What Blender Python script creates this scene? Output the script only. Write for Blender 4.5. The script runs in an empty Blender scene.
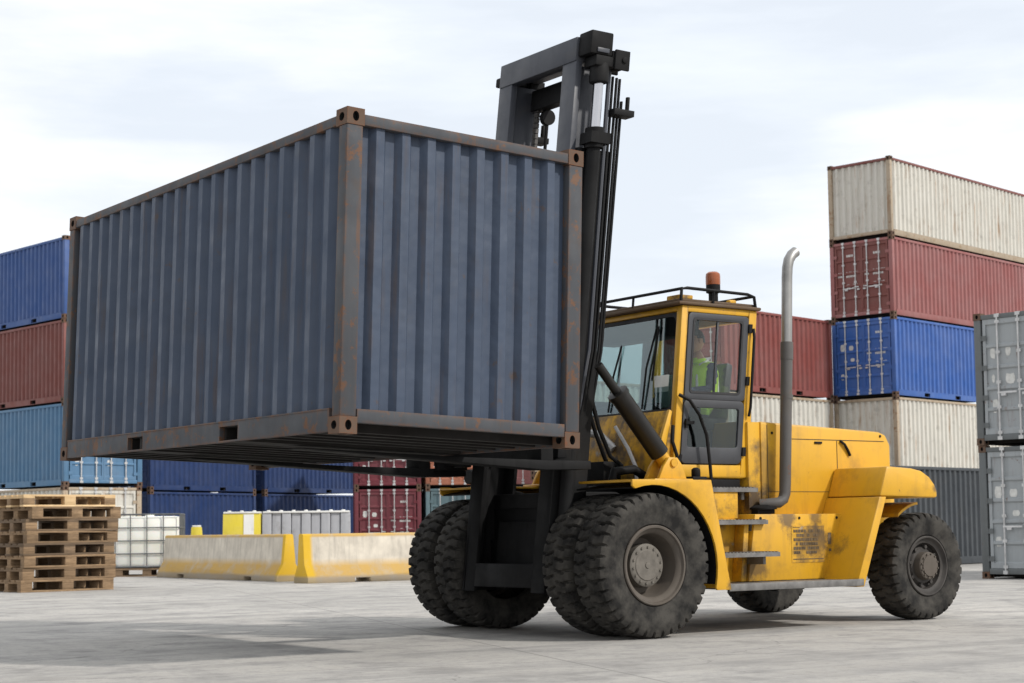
import bpy, bmesh, math, random
from mathutils import Vector, Matrix
random.seed(7)
SC = bpy.context.scene
COL = SC.collection
PI = math.pi

# ------------------------------------------------------------------ mesh helpers
class MB:
    """collects shapes; build() links them as ONE mesh object"""
    def __init__(s, xf=None):
        s.v = []; s.f = []; s.m = []; s.xf = xf; s.mi = 0
    def add(s, vs, fs, mi=None):
        o = len(s.v)
        for p in vs:
            p = Vector(p)
            if s.xf: p = Vector(s.xf(p))
            s.v.append(p)
        for f in fs:
            s.f.append([i + o for i in f]); s.m.append(s.mi if mi is None else mi)
        return s
    def box(s, x0, x1, y0, y1, z0, z1, mi=None):
        vs = [(x0,y0,z0),(x1,y0,z0),(x1,y1,z0),(x0,y1,z0),(x0,y0,z1),(x1,y0,z1),(x1,y1,z1),(x0,y1,z1)]
        return s.add(vs, [(0,3,2,1),(4,5,6,7),(0,1,5,4),(1,2,6,5),(2,3,7,6),(3,0,4,7)], mi)
    def prism(s, poly, axis, a, b, mi=None):
        """poly: 2D outline in the two other axes (x,z for 'y'; y,z for 'x'; x,y for 'z')"""
        n = len(poly)
        def mk(p, t):
            return {'y': (p[0], t, p[1]), 'x': (t, p[0], p[1]), 'z': (p[0], p[1], t)}[axis]
        vs = [mk(p, a) for p in poly] + [mk(p, b) for p in poly]
        fs = [tuple(range(n)), tuple(range(2*n-1, n-1, -1))]
        fs += [(i, (i+1) % n, (i+1) % n + n, i + n) for i in range(n)]
        return s.add(vs, fs, mi)
    def ringplate(s, outer, inner, axis, a, b, mi=None):
        """plate with a hole: outer and inner outlines with the same count"""
        n = len(outer)
        def mk(p, t):
            return {'y': (p[0], t, p[1]), 'x': (t, p[0], p[1]), 'z': (p[0], p[1], t)}[axis]
        vs = [mk(p, a) for p in outer] + [mk(p, a) for p in inner] + [mk(p, b) for p in outer] + [mk(p, b) for p in inner]
        fs = []
        for i in range(n):
            j = (i+1) % n
            fs += [(i, j, n+j, n+i), (2*n+i, 3*n+i, 3*n+j, 2*n+j), (i, 2*n+i, 2*n+j, j), (n+i, n+j, 3*n+j, 3*n+i)]
        return s.add(vs, fs, mi)
    def tube(s, path, r, n=10, caps=True, mi=None):
        P = [Vector(p) for p in path]; R = r if isinstance(r, (list, tuple)) else [r]*len(P)
        vs = []; fs = []
        up = None
        for i, p in enumerate(P):
            t = (P[min(i+1, len(P)-1)] - P[max(i-1, 0)]).normalized()
            if up is None:
                up = Vector((0,0,1)) if abs(t.z) < .9 else Vector((1,0,0))
            a = t.cross(up).normalized(); b = a.cross(t).normalized(); up = b
            for k in range(n):
                an = 2*PI*k/n
                vs.append(p + a*math.cos(an)*R[i] + b*math.sin(an)*R[i])
        for i in range(len(P)-1):
            for k in range(n):
                fs.append((i*n+k, i*n+(k+1) % n, (i+1)*n+(k+1) % n, (i+1)*n+k))
        if caps:
            fs.append(tuple(range(n-1, -1, -1))); fs.append(tuple((len(P)-1)*n+k for k in range(n)))
        return s.add(vs, fs, mi)
    def lathe(s, prof, c=(0,0,0), axis='y', n=32, mi=None, caps=True):
        """prof: list of (t along axis, radius)"""
        vs = []; fs = []
        for (t, r) in prof:
            for k in range(n):
                a = 2*PI*k/n; u, w = r*math.cos(a), r*math.sin(a)
                p = {'y': (u, t, w), 'x': (t, u, w), 'z': (u, w, t)}[axis]
                vs.append((p[0]+c[0], p[1]+c[1], p[2]+c[2]))
        for i in range(len(prof)-1):
            for k in range(n):
                fs.append((i*n+k, i*n+(k+1) % n, (i+1)*n+(k+1) % n, (i+1)*n+k))
        if caps and prof[0][1] > 1e-4: fs.append(tuple(range(n)))
        if caps and prof[-1][1] > 1e-4: fs.append(tuple((len(prof)-1)*n+k for k in range(n)))
        return s.add(vs, fs, mi)
    def sheet(s, line, axis, a, b, mi=None):
        """extrude an open polyline (2D) along an axis"""
        n = len(line)
        def mk(p, t):
            return {'y': (p[0], t, p[1]), 'x': (t, p[0], p[1]), 'z': (p[0], p[1], t)}[axis]
        vs = [mk(p, a) for p in line] + [mk(p, b) for p in line]
        return s.add(vs, [(i, i+1, n+i+1, n+i) for i in range(n-1)], mi)
    def mesh(s, name, bevel=0, angle=35, smooth=True):
        bm = bmesh.new()
        bv = [bm.verts.new(p) for p in s.v]
        for f, mi in zip(s.f, s.m):
            try:
                q = bm.faces.new([bv[i] for i in f]); q.material_index = mi
            except ValueError: pass
        bmesh.ops.remove_doubles(bm, verts=bm.verts, dist=1e-5)
        bmesh.ops.recalc_face_normals(bm, faces=bm.faces)
        if bevel:
            ed = [e for e in bm.edges if len(e.link_faces) == 2 and e.calc_face_angle(0) > math.radians(30)]
            bmesh.ops.bevel(bm, geom=ed, offset=bevel, segments=2, profile=.5, affect='EDGES', clamp_overlap=True)
        for f in bm.faces: f.smooth = smooth
        ca = math.radians(angle)
        for e in bm.edges:
            e.smooth = not (len(e.link_faces) != 2 or e.calc_face_angle(0) > ca)
        me = bpy.data.meshes.new(name); bm.to_mesh(me); bm.free()
        return me
    def build(s, name, mats, parent=None, bevel=0, angle=35, smooth=True, loc=None, rotz=0):
        me = s.mesh(name, bevel, angle, smooth)
        for m in (mats if isinstance(mats, (list, tuple)) else [mats]): me.materials.append(m)
        return link(name, me, parent, loc, rotz)

def link(name, me, parent=None, loc=None, rotz=0, mat=None):
    o = bpy.data.objects.new(name, me); COL.objects.link(o)
    if parent is not None: o.parent = parent
    if loc is not None: o.location = loc
    if rotz: o.rotation_euler = (0, 0, rotz)
    if mat is not None:
        if not len(me.materials): me.materials.append(mat)
        o.material_slots[0].link = 'OBJECT'; o.material_slots[0].material = mat
    return o

def tag(o, label, cat, group=None, kind=None):
    o['label'] = label; o['category'] = cat
    if group: o['group'] = group
    if kind: o['kind'] = kind
    return o

def thing(name, label, cat, loc=(0,0,0), rotz=0, group=None):
    o = bpy.data.objects.new(name, None); COL.objects.link(o)
    o.empty_display_size = .2; o.location = loc; o.rotation_euler = (0,0,rotz)
    return tag(o, label, cat, group)

def rrect(x0, x1, z0, z1, r, n=5):
    pts = []
    for cx, cz, a0 in ((x1-r, z1-r, 0), (x0+r, z1-r, PI/2), (x0+r, z0+r, PI), (x1-r, z0+r, 1.5*PI)):
        for k in range(n+1):
            a = a0 + PI/2*k/n; pts.append((cx+r*math.cos(a), cz+r*math.sin(a)))
    return pts

def frame(x0, x1, z0, z1, r, w, n=5):
    return rrect(x0, x1, z0, z1, r, n), rrect(x0+w, x1-w, z0+w, z1-w, max(r-w*.6, .01), n)

# ------------------------------------------------------------------ materials
def nodes(name):
    m = bpy.data.materials.new(name); m.use_nodes = True
    nt = m.node_tree; return m, nt, nt.nodes['Principled BSDF']

def N(nt, t, **k):
    n = nt.nodes.new(t)
    for a, b in k.items(): setattr(n, a, b)
    return n

def noise(nt, vec, scale, detail=6, rough=.6):
    n = N(nt, 'ShaderNodeTexNoise'); n.inputs['Scale'].default_value = scale
    n.inputs['Detail'].default_value = detail; n.inputs['Roughness'].default_value = rough
    nt.links.new(vec, n.inputs['Vector']); return n.outputs['Fac']

def ramp(nt, fac, a, b, lo=0., hi=1.):
    r = N(nt, 'ShaderNodeMapRange'); r.inputs['From Min'].default_value = a; r.inputs['From Max'].default_value = b
    r.inputs['To Min'].default_value = lo; r.inputs['To Max'].default_value = hi
    nt.links.new(fac, r.inputs['Value']); return r.outputs['Result']

def mix(nt, fac, a, b):
    m = N(nt, 'ShaderNodeMix', data_type='RGBA')
    if isinstance(fac, float): m.inputs['Factor'].default_value = fac
    else: nt.links.new(fac, m.inputs['Factor'])
    for i, c in ((6, a), (7, b)):
        if isinstance(c, (tuple, list)): m.inputs[i].default_value = (*c[:3], 1)
        else: nt.links.new(c, m.inputs[i])
    return m.outputs[2]

def mul(nt, a, b):
    m = N(nt, 'ShaderNodeMath', operation='MULTIPLY')
    for i, c in ((0, a), (1, b)):
        if isinstance(c, float): m.inputs[i].default_value = c
        else: nt.links.new(c, m.inputs[i])
    return m.outputs[0]

def coords(nt, scale=(1,1,1), rnd=True):
    """object coordinates, shifted per object so that copies do not repeat"""
    tc = N(nt, 'ShaderNodeTexCoord'); mp = N(nt, 'ShaderNodeMapping')
    mp.inputs['Scale'].default_value = scale
    nt.links.new(tc.outputs['Object'], mp.inputs['Vector'])
    if rnd:
        oi = N(nt, 'ShaderNodeObjectInfo'); ml = N(nt, 'ShaderNodeVectorMath', operation='SCALE')
        cb = N(nt, 'ShaderNodeCombineXYZ')
        for i in range(3): nt.links.new(oi.outputs['Random'], cb.inputs[i])
        nt.links.new(cb.outputs[0], ml.inputs[0]); ml.inputs['Scale'].default_value = 37.0
        nt.links.new(ml.outputs[0], mp.inputs['Location'])
    return mp.outputs['Vector']

def bump(nt, fac, bsdf, strength=.2, dist=.01):
    b = N(nt, 'ShaderNodeBump'); b.inputs['Strength'].default_value = strength; b.inputs['Distance'].default_value = dist
    nt.links.new(fac, b.inputs['Height']); nt.links.new(b.outputs['Normal'], bsdf.inputs['Normal'])

def edge_wear(nt, radius, vec, amt=1., scale=9.):
    """chipped outer edges: where the rounded normal leaves the face normal, broken up by noise"""
    bv = N(nt, 'ShaderNodeBevel'); bv.samples = 4; bv.inputs['Radius'].default_value = radius
    ge = N(nt, 'ShaderNodeNewGeometry'); d = N(nt, 'ShaderNodeVectorMath', operation='DOT_PRODUCT')
    nt.links.new(bv.outputs[0], d.inputs[0]); nt.links.new(ge.outputs['Normal'], d.inputs[1])
    e = ramp(nt, d.outputs['Value'], .995, .90, 0, amt)
    return mul(nt, e, ramp(nt, noise(nt, vec, scale, 7, .7), .40, .58))

RUST = (.14, .055, .025); DIRT = (.10, .085, .065)
def paint(name, col, rust=.5, dirt=.35, rough=.5, fade=.15, streak=.5, rustcol=RUST, spec=.35, dirtcol=DIRT, edge=0., rstreak=0., dent=.5):
    """weathered paint: faded patches, vertical streaks, rust specks, grime"""
    m, nt, b = nodes(name)
    v1 = coords(nt); vs = coords(nt, (6, 6, .35))
    pale = tuple(min(1, c*.7 + .3*max(col)*.9 + .03) for c in col)
    dark = tuple(c*.72 for c in col)
    c = mix(nt, ramp(nt, noise(nt, v1, 1.1, 5), .35, .7, 0, fade*2.5), col, pale)
    c = mix(nt, ramp(nt, noise(nt, vs, 1.6, 5), .5, .75, 0, streak), c, dark)
    c = mix(nt, ramp(nt, noise(nt, v1, 2.3, 8, .7), .55, .8, 0, dirt), c, dirtcol)
    k = .74 - rust*.16
    rm = ramp(nt, noise(nt, v1, 5.5, 9, .72), k, k+.06)
    rs = ramp(nt, noise(nt, vs, 2.4, 6, .65), k+.02, k+.12)
    c = mix(nt, mul(nt, rm, .9), c, rustcol); c = mix(nt, mul(nt, rs, .6), c, rustcol)
    if rstreak: c = mix(nt, mul(nt, ramp(nt, noise(nt, coords(nt, (7, 7, .5)), 1.5, 7, .62), .54, .66, 0, rstreak), ramp(nt, noise(nt, v1, .9, 4), .42, .6)), c, rustcol)
    if edge: c = mix(nt, edge_wear(nt, edge, v1), c, rustcol)
    nt.links.new(c, b.inputs['Base Color'])
    nt.links.new(ramp(nt, noise(nt, v1, 3, 5), .3, .7, rough-.08, rough+.2), b.inputs['Roughness'])
    b.inputs['Specular IOR Level'].default_value = spec
    if dent:
        h = N(nt, 'ShaderNodeMath', operation='MULTIPLY_ADD'); h.inputs[1].default_value = .04
        nt.links.new(noise(nt, v1, 14, 6), h.inputs[0]); nt.links.new(mul(nt, noise(nt, v1, 1.7, 3, .5), 1.0), h.inputs[2])
        bump(nt, h.outputs[0], b, dent, .06)
    else: bump(nt, noise(nt, v1, 14, 6), b, .12, .004)
    return m

def plain(name, col, rough=.6, metal=0., var=.25, scale=6., bmp=.1, spec=.4):
    m, nt, b = nodes(name); v = coords(nt)
    n = noise(nt, v, scale, 7)
    c = mix(nt, ramp(nt, n, .3, .7), tuple(x*(1-var) for x in col), tuple(min(1, x*(1+var)) for x in col))
    nt.links.new(c, b.inputs['Base Color']); b.inputs['Roughness'].default_value = rough
    b.inputs['Metallic'].default_value = metal; b.inputs['Specular IOR Level'].default_value = spec
    if bmp: bump(nt, n, b, bmp, .005)
    return m

M = {}
M['hero'] = paint('slate_blue_paint', (.043,.061,.098), rstreak=.55, dent=.7, rust=.7, dirt=.5, rough=.5, fade=.05, streak=.45, dirtcol=(.05,.05,.055), rustcol=(.075,.055,.048))
M['hero_frame'] = paint('weathered_grey_frame', (.052,.056,.064), rust=1.15, dirt=.75, edge=.05, dent=0, rough=.65, streak=.4, rustcol=(.125,.06,.03), dirtcol=(.075,.05,.034))
M['rusty'] = paint('rusty_casting', (.105,.064,.042), edge=.02, rust=1.0, dirt=.4, rough=.8, streak=.3)
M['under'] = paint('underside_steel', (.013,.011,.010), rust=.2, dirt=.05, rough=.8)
M['hole'] = plain('dark_void', (.008,.008,.008), .9, bmp=0)
M['blue'] = paint('blue_paint', (.034,.082,.24), rust=.2, dirt=.2, fade=.12)
M['navy'] = paint('navy_paint', (.014,.036,.118), rust=.25, dirt=.25, fade=.1)
M['bright_blue'] = paint('bright_blue_paint', (.03,.10,.34), rust=.2, dirt=.15)
M['sky_blue'] = paint('light_blue_paint', (.075,.17,.29), rust=.25, dirt=.2)
M['red'] = paint('red_paint', (.20,.05,.042), rust=.25, dirt=.25, fade=.15)
M['brick'] = paint('brick_red_paint', (.17,.052,.043), rust=.35, dirt=.3, fade=.15)
M['pink_red'] = paint('faded_red_paint', (.27,.095,.09), rstreak=.25, rust=.25, dirt=.15, fade=.2)
M['maroon'] = paint('maroon_paint', (.14,.022,.032), rust=.3, dirt=.25)
M['white'] = paint('cream_paint', (.55,.53,.475), rust=.62, dirt=.55, fade=.05, streak=.75, rstreak=.8, rustcol=(.30,.17,.08))
M['white_frame'] = paint('rust_stained_cream', (.36,.29,.21), rust=1.1, dirt=.7, fade=.05, streak=.4, rustcol=(.22,.115,.05))
M['orange'] = paint('orange_paint', (.34,.12,.065), rust=.3, dirt=.3)
M['teal'] = paint('teal_grey_paint', (.10,.16,.18), rust=.3, dirt=.3)
M['grey'] = paint('blue_grey_paint', (.30,.322,.335), rstreak=.4, rust=.7, dirt=.3)
M['grey_frame'] = paint('dark_grey_frame', (.115,.125,.128), rust=.6, dirt=.5)
M['charcoal'] = paint('charcoal_paint', (.045,.052,.06), rust=.3, dirt=.3)
M['bar'] = plain('galvanised_bar', (.52,.52,.52), .45, .3, .2)
M['decal'] = plain('white_decal', (.55,.55,.53), .6, 0, .2, 9, 0)
M['decal_orange'] = plain('orange_decal', (.65,.42,.2), .6, 0, .2, 9, 0)
M['gasket'] = plain('door_gasket', (.03,.03,.032), .8, bmp=0)

YEL = (.63, .338, .012)
def yellow_paint(name, dirt=.5, rough=.42, heavy=0.):
    """truck paint: sun-bleached patches, oil runs, chips, and soot stains about the exhaust, steps and notice plate"""
    m, nt, b = nodes(name); v = coords(nt, rnd=False); vs = coords(nt, (5, 5, .5), rnd=False)
    c = mix(nt, ramp(nt, noise(nt, v, 1.3, 4), .35, .7), YEL, (.575, .305, .016))
    c = mix(nt, ramp(nt, noise(nt, vs, 1.9, 6), .52, .74, 0, dirt*.9), c, (.26,.145,.04))
    c = mix(nt, ramp(nt, noise(nt, v, 2.6, 9, .7), .54-.12*heavy, .74-.16*heavy, 0, min(1, dirt*1.1)), c, (.10,.065,.032))
    if heavy: c = mix(nt, ramp(nt, noise(nt, v, 3.1, 8, .7), .60, .66, 0, .8), c, (.38,.34,.29))
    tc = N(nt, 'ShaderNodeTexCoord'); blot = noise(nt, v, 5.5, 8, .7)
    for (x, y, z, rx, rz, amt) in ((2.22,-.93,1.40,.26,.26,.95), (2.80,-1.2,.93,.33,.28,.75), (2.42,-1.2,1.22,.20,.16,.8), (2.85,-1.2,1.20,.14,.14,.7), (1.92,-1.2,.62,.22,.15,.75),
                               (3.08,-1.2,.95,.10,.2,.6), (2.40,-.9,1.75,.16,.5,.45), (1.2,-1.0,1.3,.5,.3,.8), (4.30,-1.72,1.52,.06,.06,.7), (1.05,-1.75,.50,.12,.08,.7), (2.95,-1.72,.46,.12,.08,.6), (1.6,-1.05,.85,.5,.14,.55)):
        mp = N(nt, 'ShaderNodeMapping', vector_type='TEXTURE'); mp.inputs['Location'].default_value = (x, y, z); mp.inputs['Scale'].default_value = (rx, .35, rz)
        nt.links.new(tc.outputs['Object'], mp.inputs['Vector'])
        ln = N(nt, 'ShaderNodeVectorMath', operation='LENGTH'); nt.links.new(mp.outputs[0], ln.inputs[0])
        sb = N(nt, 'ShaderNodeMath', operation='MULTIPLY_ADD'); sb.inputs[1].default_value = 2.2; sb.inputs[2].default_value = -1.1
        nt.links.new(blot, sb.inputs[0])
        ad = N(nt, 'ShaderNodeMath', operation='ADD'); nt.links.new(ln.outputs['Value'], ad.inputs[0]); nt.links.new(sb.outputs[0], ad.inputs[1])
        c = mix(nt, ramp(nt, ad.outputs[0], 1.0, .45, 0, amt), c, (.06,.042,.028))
    c = mix(nt, ramp(nt, noise(nt, v, 9, 9, .75), .64, .69, 0, .8), c, (.07,.045,.03))
    c = mix(nt, edge_wear(nt, .014, v, .75, 6.), c, (.09,.055,.03))
    nt.links.new(c, b.inputs['Base Color'])
    nt.links.new(ramp(nt, noise(nt, v, 4, 5), .3, .7, rough-.07, rough+.18), b.inputs['Roughness'])
    bump(nt, noise(nt, v, 10, 5), b, .06, .004)
    return m
M['yellow'] = yellow_paint('yellow_paint', .30)
M['yellow_dirty'] = yellow_paint('grimy_yellow_paint', .9, .55, .35)
M['yellow_cowl'] = yellow_paint('worn_cowl_paint', 1.0, .6, 1.)
M['roof'] = paint('grimy_roof', (.10,.062,.032), rust=1.0, dirt=.9, rough=.7, streak=.4, rustcol=(.09,.05,.035), dirtcol=(.07,.055,.045))
M['mast'] = paint('mast_grey', dent=0, col=(.046,.050,.062), rust=.1, dirt=.3, rough=.45, fade=.1)
M['mast_dark'] = paint('greasy_mast_steel', dent=0, col=(.009,.009,.0095), rust=0., dirt=.05, rough=.6, spec=.08)
M['black'] = plain('black_steel', (.011,.011,.0115), .6, spec=.12)
M['grease'] = plain('greasy_black', (.014,.013,.012), .4, 0, spec=.25)
M['rubber'] = None
M['door_grey'] = plain('door_grey_paint', (.045,.047,.053), .5, 0, .15, 4)
M['chrome'] = plain('chrome_rod', (.50,.50,.52), .18, 1., .05, 4, 0)
M['exhaust_steel'] = plain('shiny_exhaust_steel', (.30,.295,.285), .45, .8, .2, 4)
M['exhaust_dark'] = paint('sooty_exhaust_shield', (.085,.08,.076), rust=.9, dirt=.6, rough=.5)
M['tread_steel'] = plain('step_tread_steel', (.15,.145,.14), .6, .1, .35, 9, .3)
M['rim'] = paint('dusty_rim', (.085,.070,.056), rust=.4, dirt=.5, rough=.6)
M['rim_dark'] = plain('dark_rim', (.045,.04,.036), .65, 0, .4)
M['hub'] = plain('dusty_hub', (.135,.122,.105), .65, .1, .3, 10)
M['amber'] = plain('amber_lens', (.30,.085,.03), .25, 0, .15, 4, 0)
M['skin'] = plain('skin', (.42,.24,.16), .55, 0, .08, 5, 0)
M['hair'] = plain('dark_hair', (.02,.015,.012), .6, 0, .3, 30, .3)
M['shirt'] = plain('navy_shirt', (.045,.06,.10), .8)
M['vest'] = plain('hi_vis_vest', (.50,.85,.06), .7, 0, .12, 8, .15)
M['stripe'] = plain('reflective_stripe', (.55,.57,.58), .4, 0, .1, 8, 0)
M['seat'] = plain('black_vinyl', (.02,.02,.022), .5)
M['paper'] = plain('paper', (.7,.7,.66), .7, 0, .08, 5, 0)

def rubber():
    m, nt, b = nodes('dusty_rubber'); v = coords(nt)
    n = noise(nt, v, 5, 8, .65)
    c = mix(nt, ramp(nt, n, .38, .62), (.016,.0155,.015), (.060,.056,.050))
    nt.links.new(c, b.inputs['Base Color']); b.inputs['Roughness'].default_value = .85
    b.inputs['Specular IOR Level'].default_value = .15
    bump(nt, noise(nt, v, 22, 6), b, .2, .004); return m
M['rubber'] = rubber()

def glass(name, tint, refl=.10):
    m = bpy.data.materials.new(name); m.use_nodes = True; nt = m.node_tree
    for n in list(nt.nodes): nt.nodes.remove(n)
    o = N(nt, 'ShaderNodeOutputMaterial'); t = N(nt, 'ShaderNodeBsdfTransparent'); g = N(nt, 'ShaderNodeBsdfGlossy')
    t.inputs['Color'].default_value = (*tint, 1); g.inputs['Roughness'].default_value = .02
    g.inputs['Color'].default_value = (.9,.95,.95,1)
    lw = N(nt, 'ShaderNodeLayerWeight'); lw.inputs['Blend'].default_value = .5
    pw = N(nt, 'ShaderNodeMath', operation='POWER'); pw.inputs[1].default_value = 4.0
    nt.links.new(lw.outputs['Facing'], pw.inputs[0])
    ad = N(nt, 'ShaderNodeMath', operation='MULTIPLY_ADD'); ad.inputs[1].default_value = .7; ad.inputs[2].default_value = refl
    nt.links.new(pw.outputs[0], ad.inputs[0])
    mx = N(nt, 'ShaderNodeMixShader'); nt.links.new(ad.outputs[0], mx.inputs[0])
    nt.links.new(t.outputs[0], mx.inputs[1]); nt.links.new(g.outputs[0], mx.inputs[2]); nt.links.new(mx.outputs[0], o.inputs[0])
    return m
M['glass'] = glass('tinted_glass', (.95,.97,.96), .03)
M['glass_dark'] = glass('dark_glass', (.55,.60,.60), .05)
M['glass_front'] = glass('windshield_glass', (.50,.60,.60), .12)

def wood(name, a, b_):
    m, nt, b = nodes(name); v = coords(nt, (1.5, 14, 14))
    n = noise(nt, v, 2.2, 7, .65)
    c = mix(nt, ramp(nt, n, .32, .68), a, b_)
    v2 = coords(nt); c = mix(nt, ramp(nt, noise(nt, v2, 3.5, 6), .5, .75, 0, .6), c, tuple(x*.45 for x in a))
    oi = N(nt, 'ShaderNodeObjectInfo'); c = mix(nt, ramp(nt, oi.outputs['Random'], .25, 1., 0, .55), c, tuple(x*.55 for x in a))
    nt.links.new(c, b.inputs['Base Color']); b.inputs['Roughness'].default_value = .85
    bump(nt, n, b, .3, .004); return m
M['wood'] = wood('weathered_pallet_wood', (.16,.10,.053), (.34,.225,.125))
M['wood_dark'] = wood('dark_pallet_wood', (.12,.08,.048), (.24,.16,.095))
M['wood_new'] = wood('fresh_pallet_wood', (.60,.40,.20), (.78,.58,.34))

def barrier_mat(name, axis, L, ends):
    """concrete barrier: grey face, worn yellow paint on the foot, the ends and the top edge"""
    m, nt, b = nodes(name); tc = N(nt, 'ShaderNodeTexCoord'); sx = N(nt, 'ShaderNodeSeparateXYZ')
    nt.links.new(tc.outputs['Object'], sx.inputs[0]); v = coords(nt, rnd=False); vs = coords(nt, (5,5,.5), rnd=False)
    base = mix(nt, ramp(nt, noise(nt, v, 2.2, 8), .3, .7), (.42,.38,.32), (.62,.565,.475))
    base = mix(nt, ramp(nt, noise(nt, vs, 2.2, 7), .5, .8, 0, .6), base, (.22,.20,.17))
    worn = noise(nt, v, 2.6, 8, .7)
    yel = mix(nt, ramp(nt, worn, .45, .72), (.50,.31,.075), (.40,.29,.16))
    # foot band
    f = ramp(nt, sx.outputs['Z'], .52, .36)
    f2 = ramp(nt, sx.outputs['Z'], .98, 1.02)
    fa = N(nt, 'ShaderNodeMath', operation='MAXIMUM'); nt.links.new(f, fa.inputs[0]); nt.links.new(f2, fa.inputs[1])
    fac = mul(nt, fa.outputs[0], ramp(nt, worn, .74, .50, .5, .95))
    c = mix(nt, fac, base, yel)
    for e in ends:
        g = ramp(nt, sx.outputs[axis], e[0], e[1]); c = mix(nt, mul(nt, g, ramp(nt, worn, .8, .5, .6, 1.)), c, (.60,.37,.02))
    low = ramp(nt, sx.outputs['Z'], .17, .11); c = mix(nt, mul(nt, low, .75), c, (.24,.22,.19))  # grey concrete strip along the base, darkened to paint in shadow and relief
    nt.links.new(c, b.inputs['Base Color']); b.inputs['Roughness'].default_value = .85
    bump(nt, noise(nt, v, 12, 8), b, .35, .01); return m

def concrete_ground():
    m, nt, b = nodes('concrete_yard'); v = coords(nt, rnd=False)
    n1 = noise(nt, v, .22, 8, .62); n2 = noise(nt, v, 1.4, 9, .7); n3 = noise(nt, v, 9, 8, .7)
    c = mix(nt, ramp(nt, n1, .36, .66), (.36,.343,.315), (.495,.473,.437))
    c = mix(nt, ramp(nt, n2, .40, .62, 0, .42), c, (.50,.49,.475))
    c = mix(nt, ramp(nt, n2, .48, .66, 0, .85), c, (.205,.197,.188))
    c = mix(nt, ramp(nt, n3, .50, .68, 0, .6), c, (.20,.195,.19))
    n4 = noise(nt, v, 38, 6, .75); c = mix(nt, ramp(nt, n4, .50, .66, 0, .5), c, (.22,.21,.195))
    # drag and tyre marks running across the yard
    va = N(nt, 'ShaderNodeMapping'); va.inputs['Scale'].default_value = (.10, 1.6, 1); va.inputs['Rotation'].default_value = (0,0,.45)
    nt.links.new(v, va.inputs['Vector']); s = noise(nt, va.outputs[0], 1.0, 7, .68)
    c = mix(nt, ramp(nt, s, .50, .68, 0, .6), c, (.20,.195,.19))
    vb = N(nt, 'ShaderNodeMapping'); vb.inputs['Scale'].default_value = (.3, 2.8, 1); vb.inputs['Rotation'].default_value = (0,0,-.35)
    nt.links.new(v, vb.inputs['Vector']); s2 = noise(nt, vb.outputs[0], .8, 8, .7)
    c = mix(nt, ramp(nt, s2, .50, .70, 0, .5), c, (.24,.235,.23))
    # oil stains
    st = noise(nt, v, .75, 3, .5); c = mix(nt, ramp(nt, st, .60, .70, 0, .5), c, (.17,.163,.155))
    big = noise(nt, v, .09, 5, .55); c = mix(nt, ramp(nt, big, .45, .62, 0, .35), c, (.25,.24,.225))
    # hairline cracks
    vo = N(nt, 'ShaderNodeTexVoronoi', feature='DISTANCE_TO_EDGE'); vo.inputs['Scale'].default_value = .13
    dv = N(nt, 'ShaderNodeVectorMath', operation='ADD'); nn = N(nt, 'ShaderNodeTexNoise'); nn.inputs['Scale'].default_value = .9
    nn.inputs['Detail'].default_value = 6
    nt.links.new(v, nn.inputs['Vector']); nt.links.new(v, dv.inputs[0]); nt.links.new(nn.outputs['Color'], dv.inputs[1])
    nt.links.new(dv.outputs[0], vo.inputs['Vector'])
    cr = ramp(nt, vo.outputs['Distance'], .0008, .002, .4, 0); c = mix(nt, mul(nt, cr, ramp(nt, n2, .35, .55)), c, (.09,.085,.08))
    # slab joints
    br = N(nt, 'ShaderNodeTexBrick'); br.offset = 0; br.inputs['Scale'].default_value = 1
    br.inputs['Brick Width'].default_value = 6.5; br.inputs['Row Height'].default_value = 6.5; br.inputs['Mortar Size'].default_value = .018
    br.inputs['Mortar Smooth'].default_value = .3
    vr = N(nt, 'ShaderNodeMapping'); vr.inputs['Rotation'].default_value = (0,0,.32); vr.inputs['Location'].default_value = (1.2, 3.9, 0)
    nt.links.new(v, vr.inputs['Vector']); nt.links.new(vr.outputs[0], br.inputs['Vector'])
    c = mix(nt, mul(nt, br.outputs['Fac'], .5), c, (.14,.135,.13))
    nt.links.new(c, b.inputs['Base Color'])
    nt.links.new(ramp(nt, n2, .3, .7, .72, .92), b.inputs['Roughness']); b.inputs['Specular IOR Level'].default_value = .3
    bump(nt, n3, b, .25, .006); return m
M['ground'] = concrete_ground()

# ------------------------------------------------------------------ setting: ground and sky
g = MB(); S = 3000
g.add([(-S,-S,0),(S,-S,0),(S,S,0),(-S,S,0)], [(0,1,2,3)])
gr = g.build('ground', M['ground']); gr['kind'] = 'structure'; gr['label'] = 'pale grey concrete container yard floor'

# ------------------------------------------------------------------ shipping containers
W, H = 2.438, 2.664
def corr(L, pitch, out, slope, inn, depth, margin):
    """(position, depth) points of a trapezoid corrugation over 0..L"""
    n = int((L - 2*margin)//pitch); m0 = (L - n*pitch)/2
    pts = [(0, depth), (m0, depth)]
    for i in range(n):
        s = m0 + i*pitch + (pitch - out - 2*slope)/2
        pts += [(s, depth), (s+slope, 0), (s+slope+out, 0), (s+2*slope+out, depth)]
    pts += [(L, depth)]
    q = [pts[0]]
    for p in pts[1:]:
        if abs(p[0]-q[-1][0]) > 1e-4 or abs(p[1]-q[-1][1]) > 1e-4: q.append(p)
    return q

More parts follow.
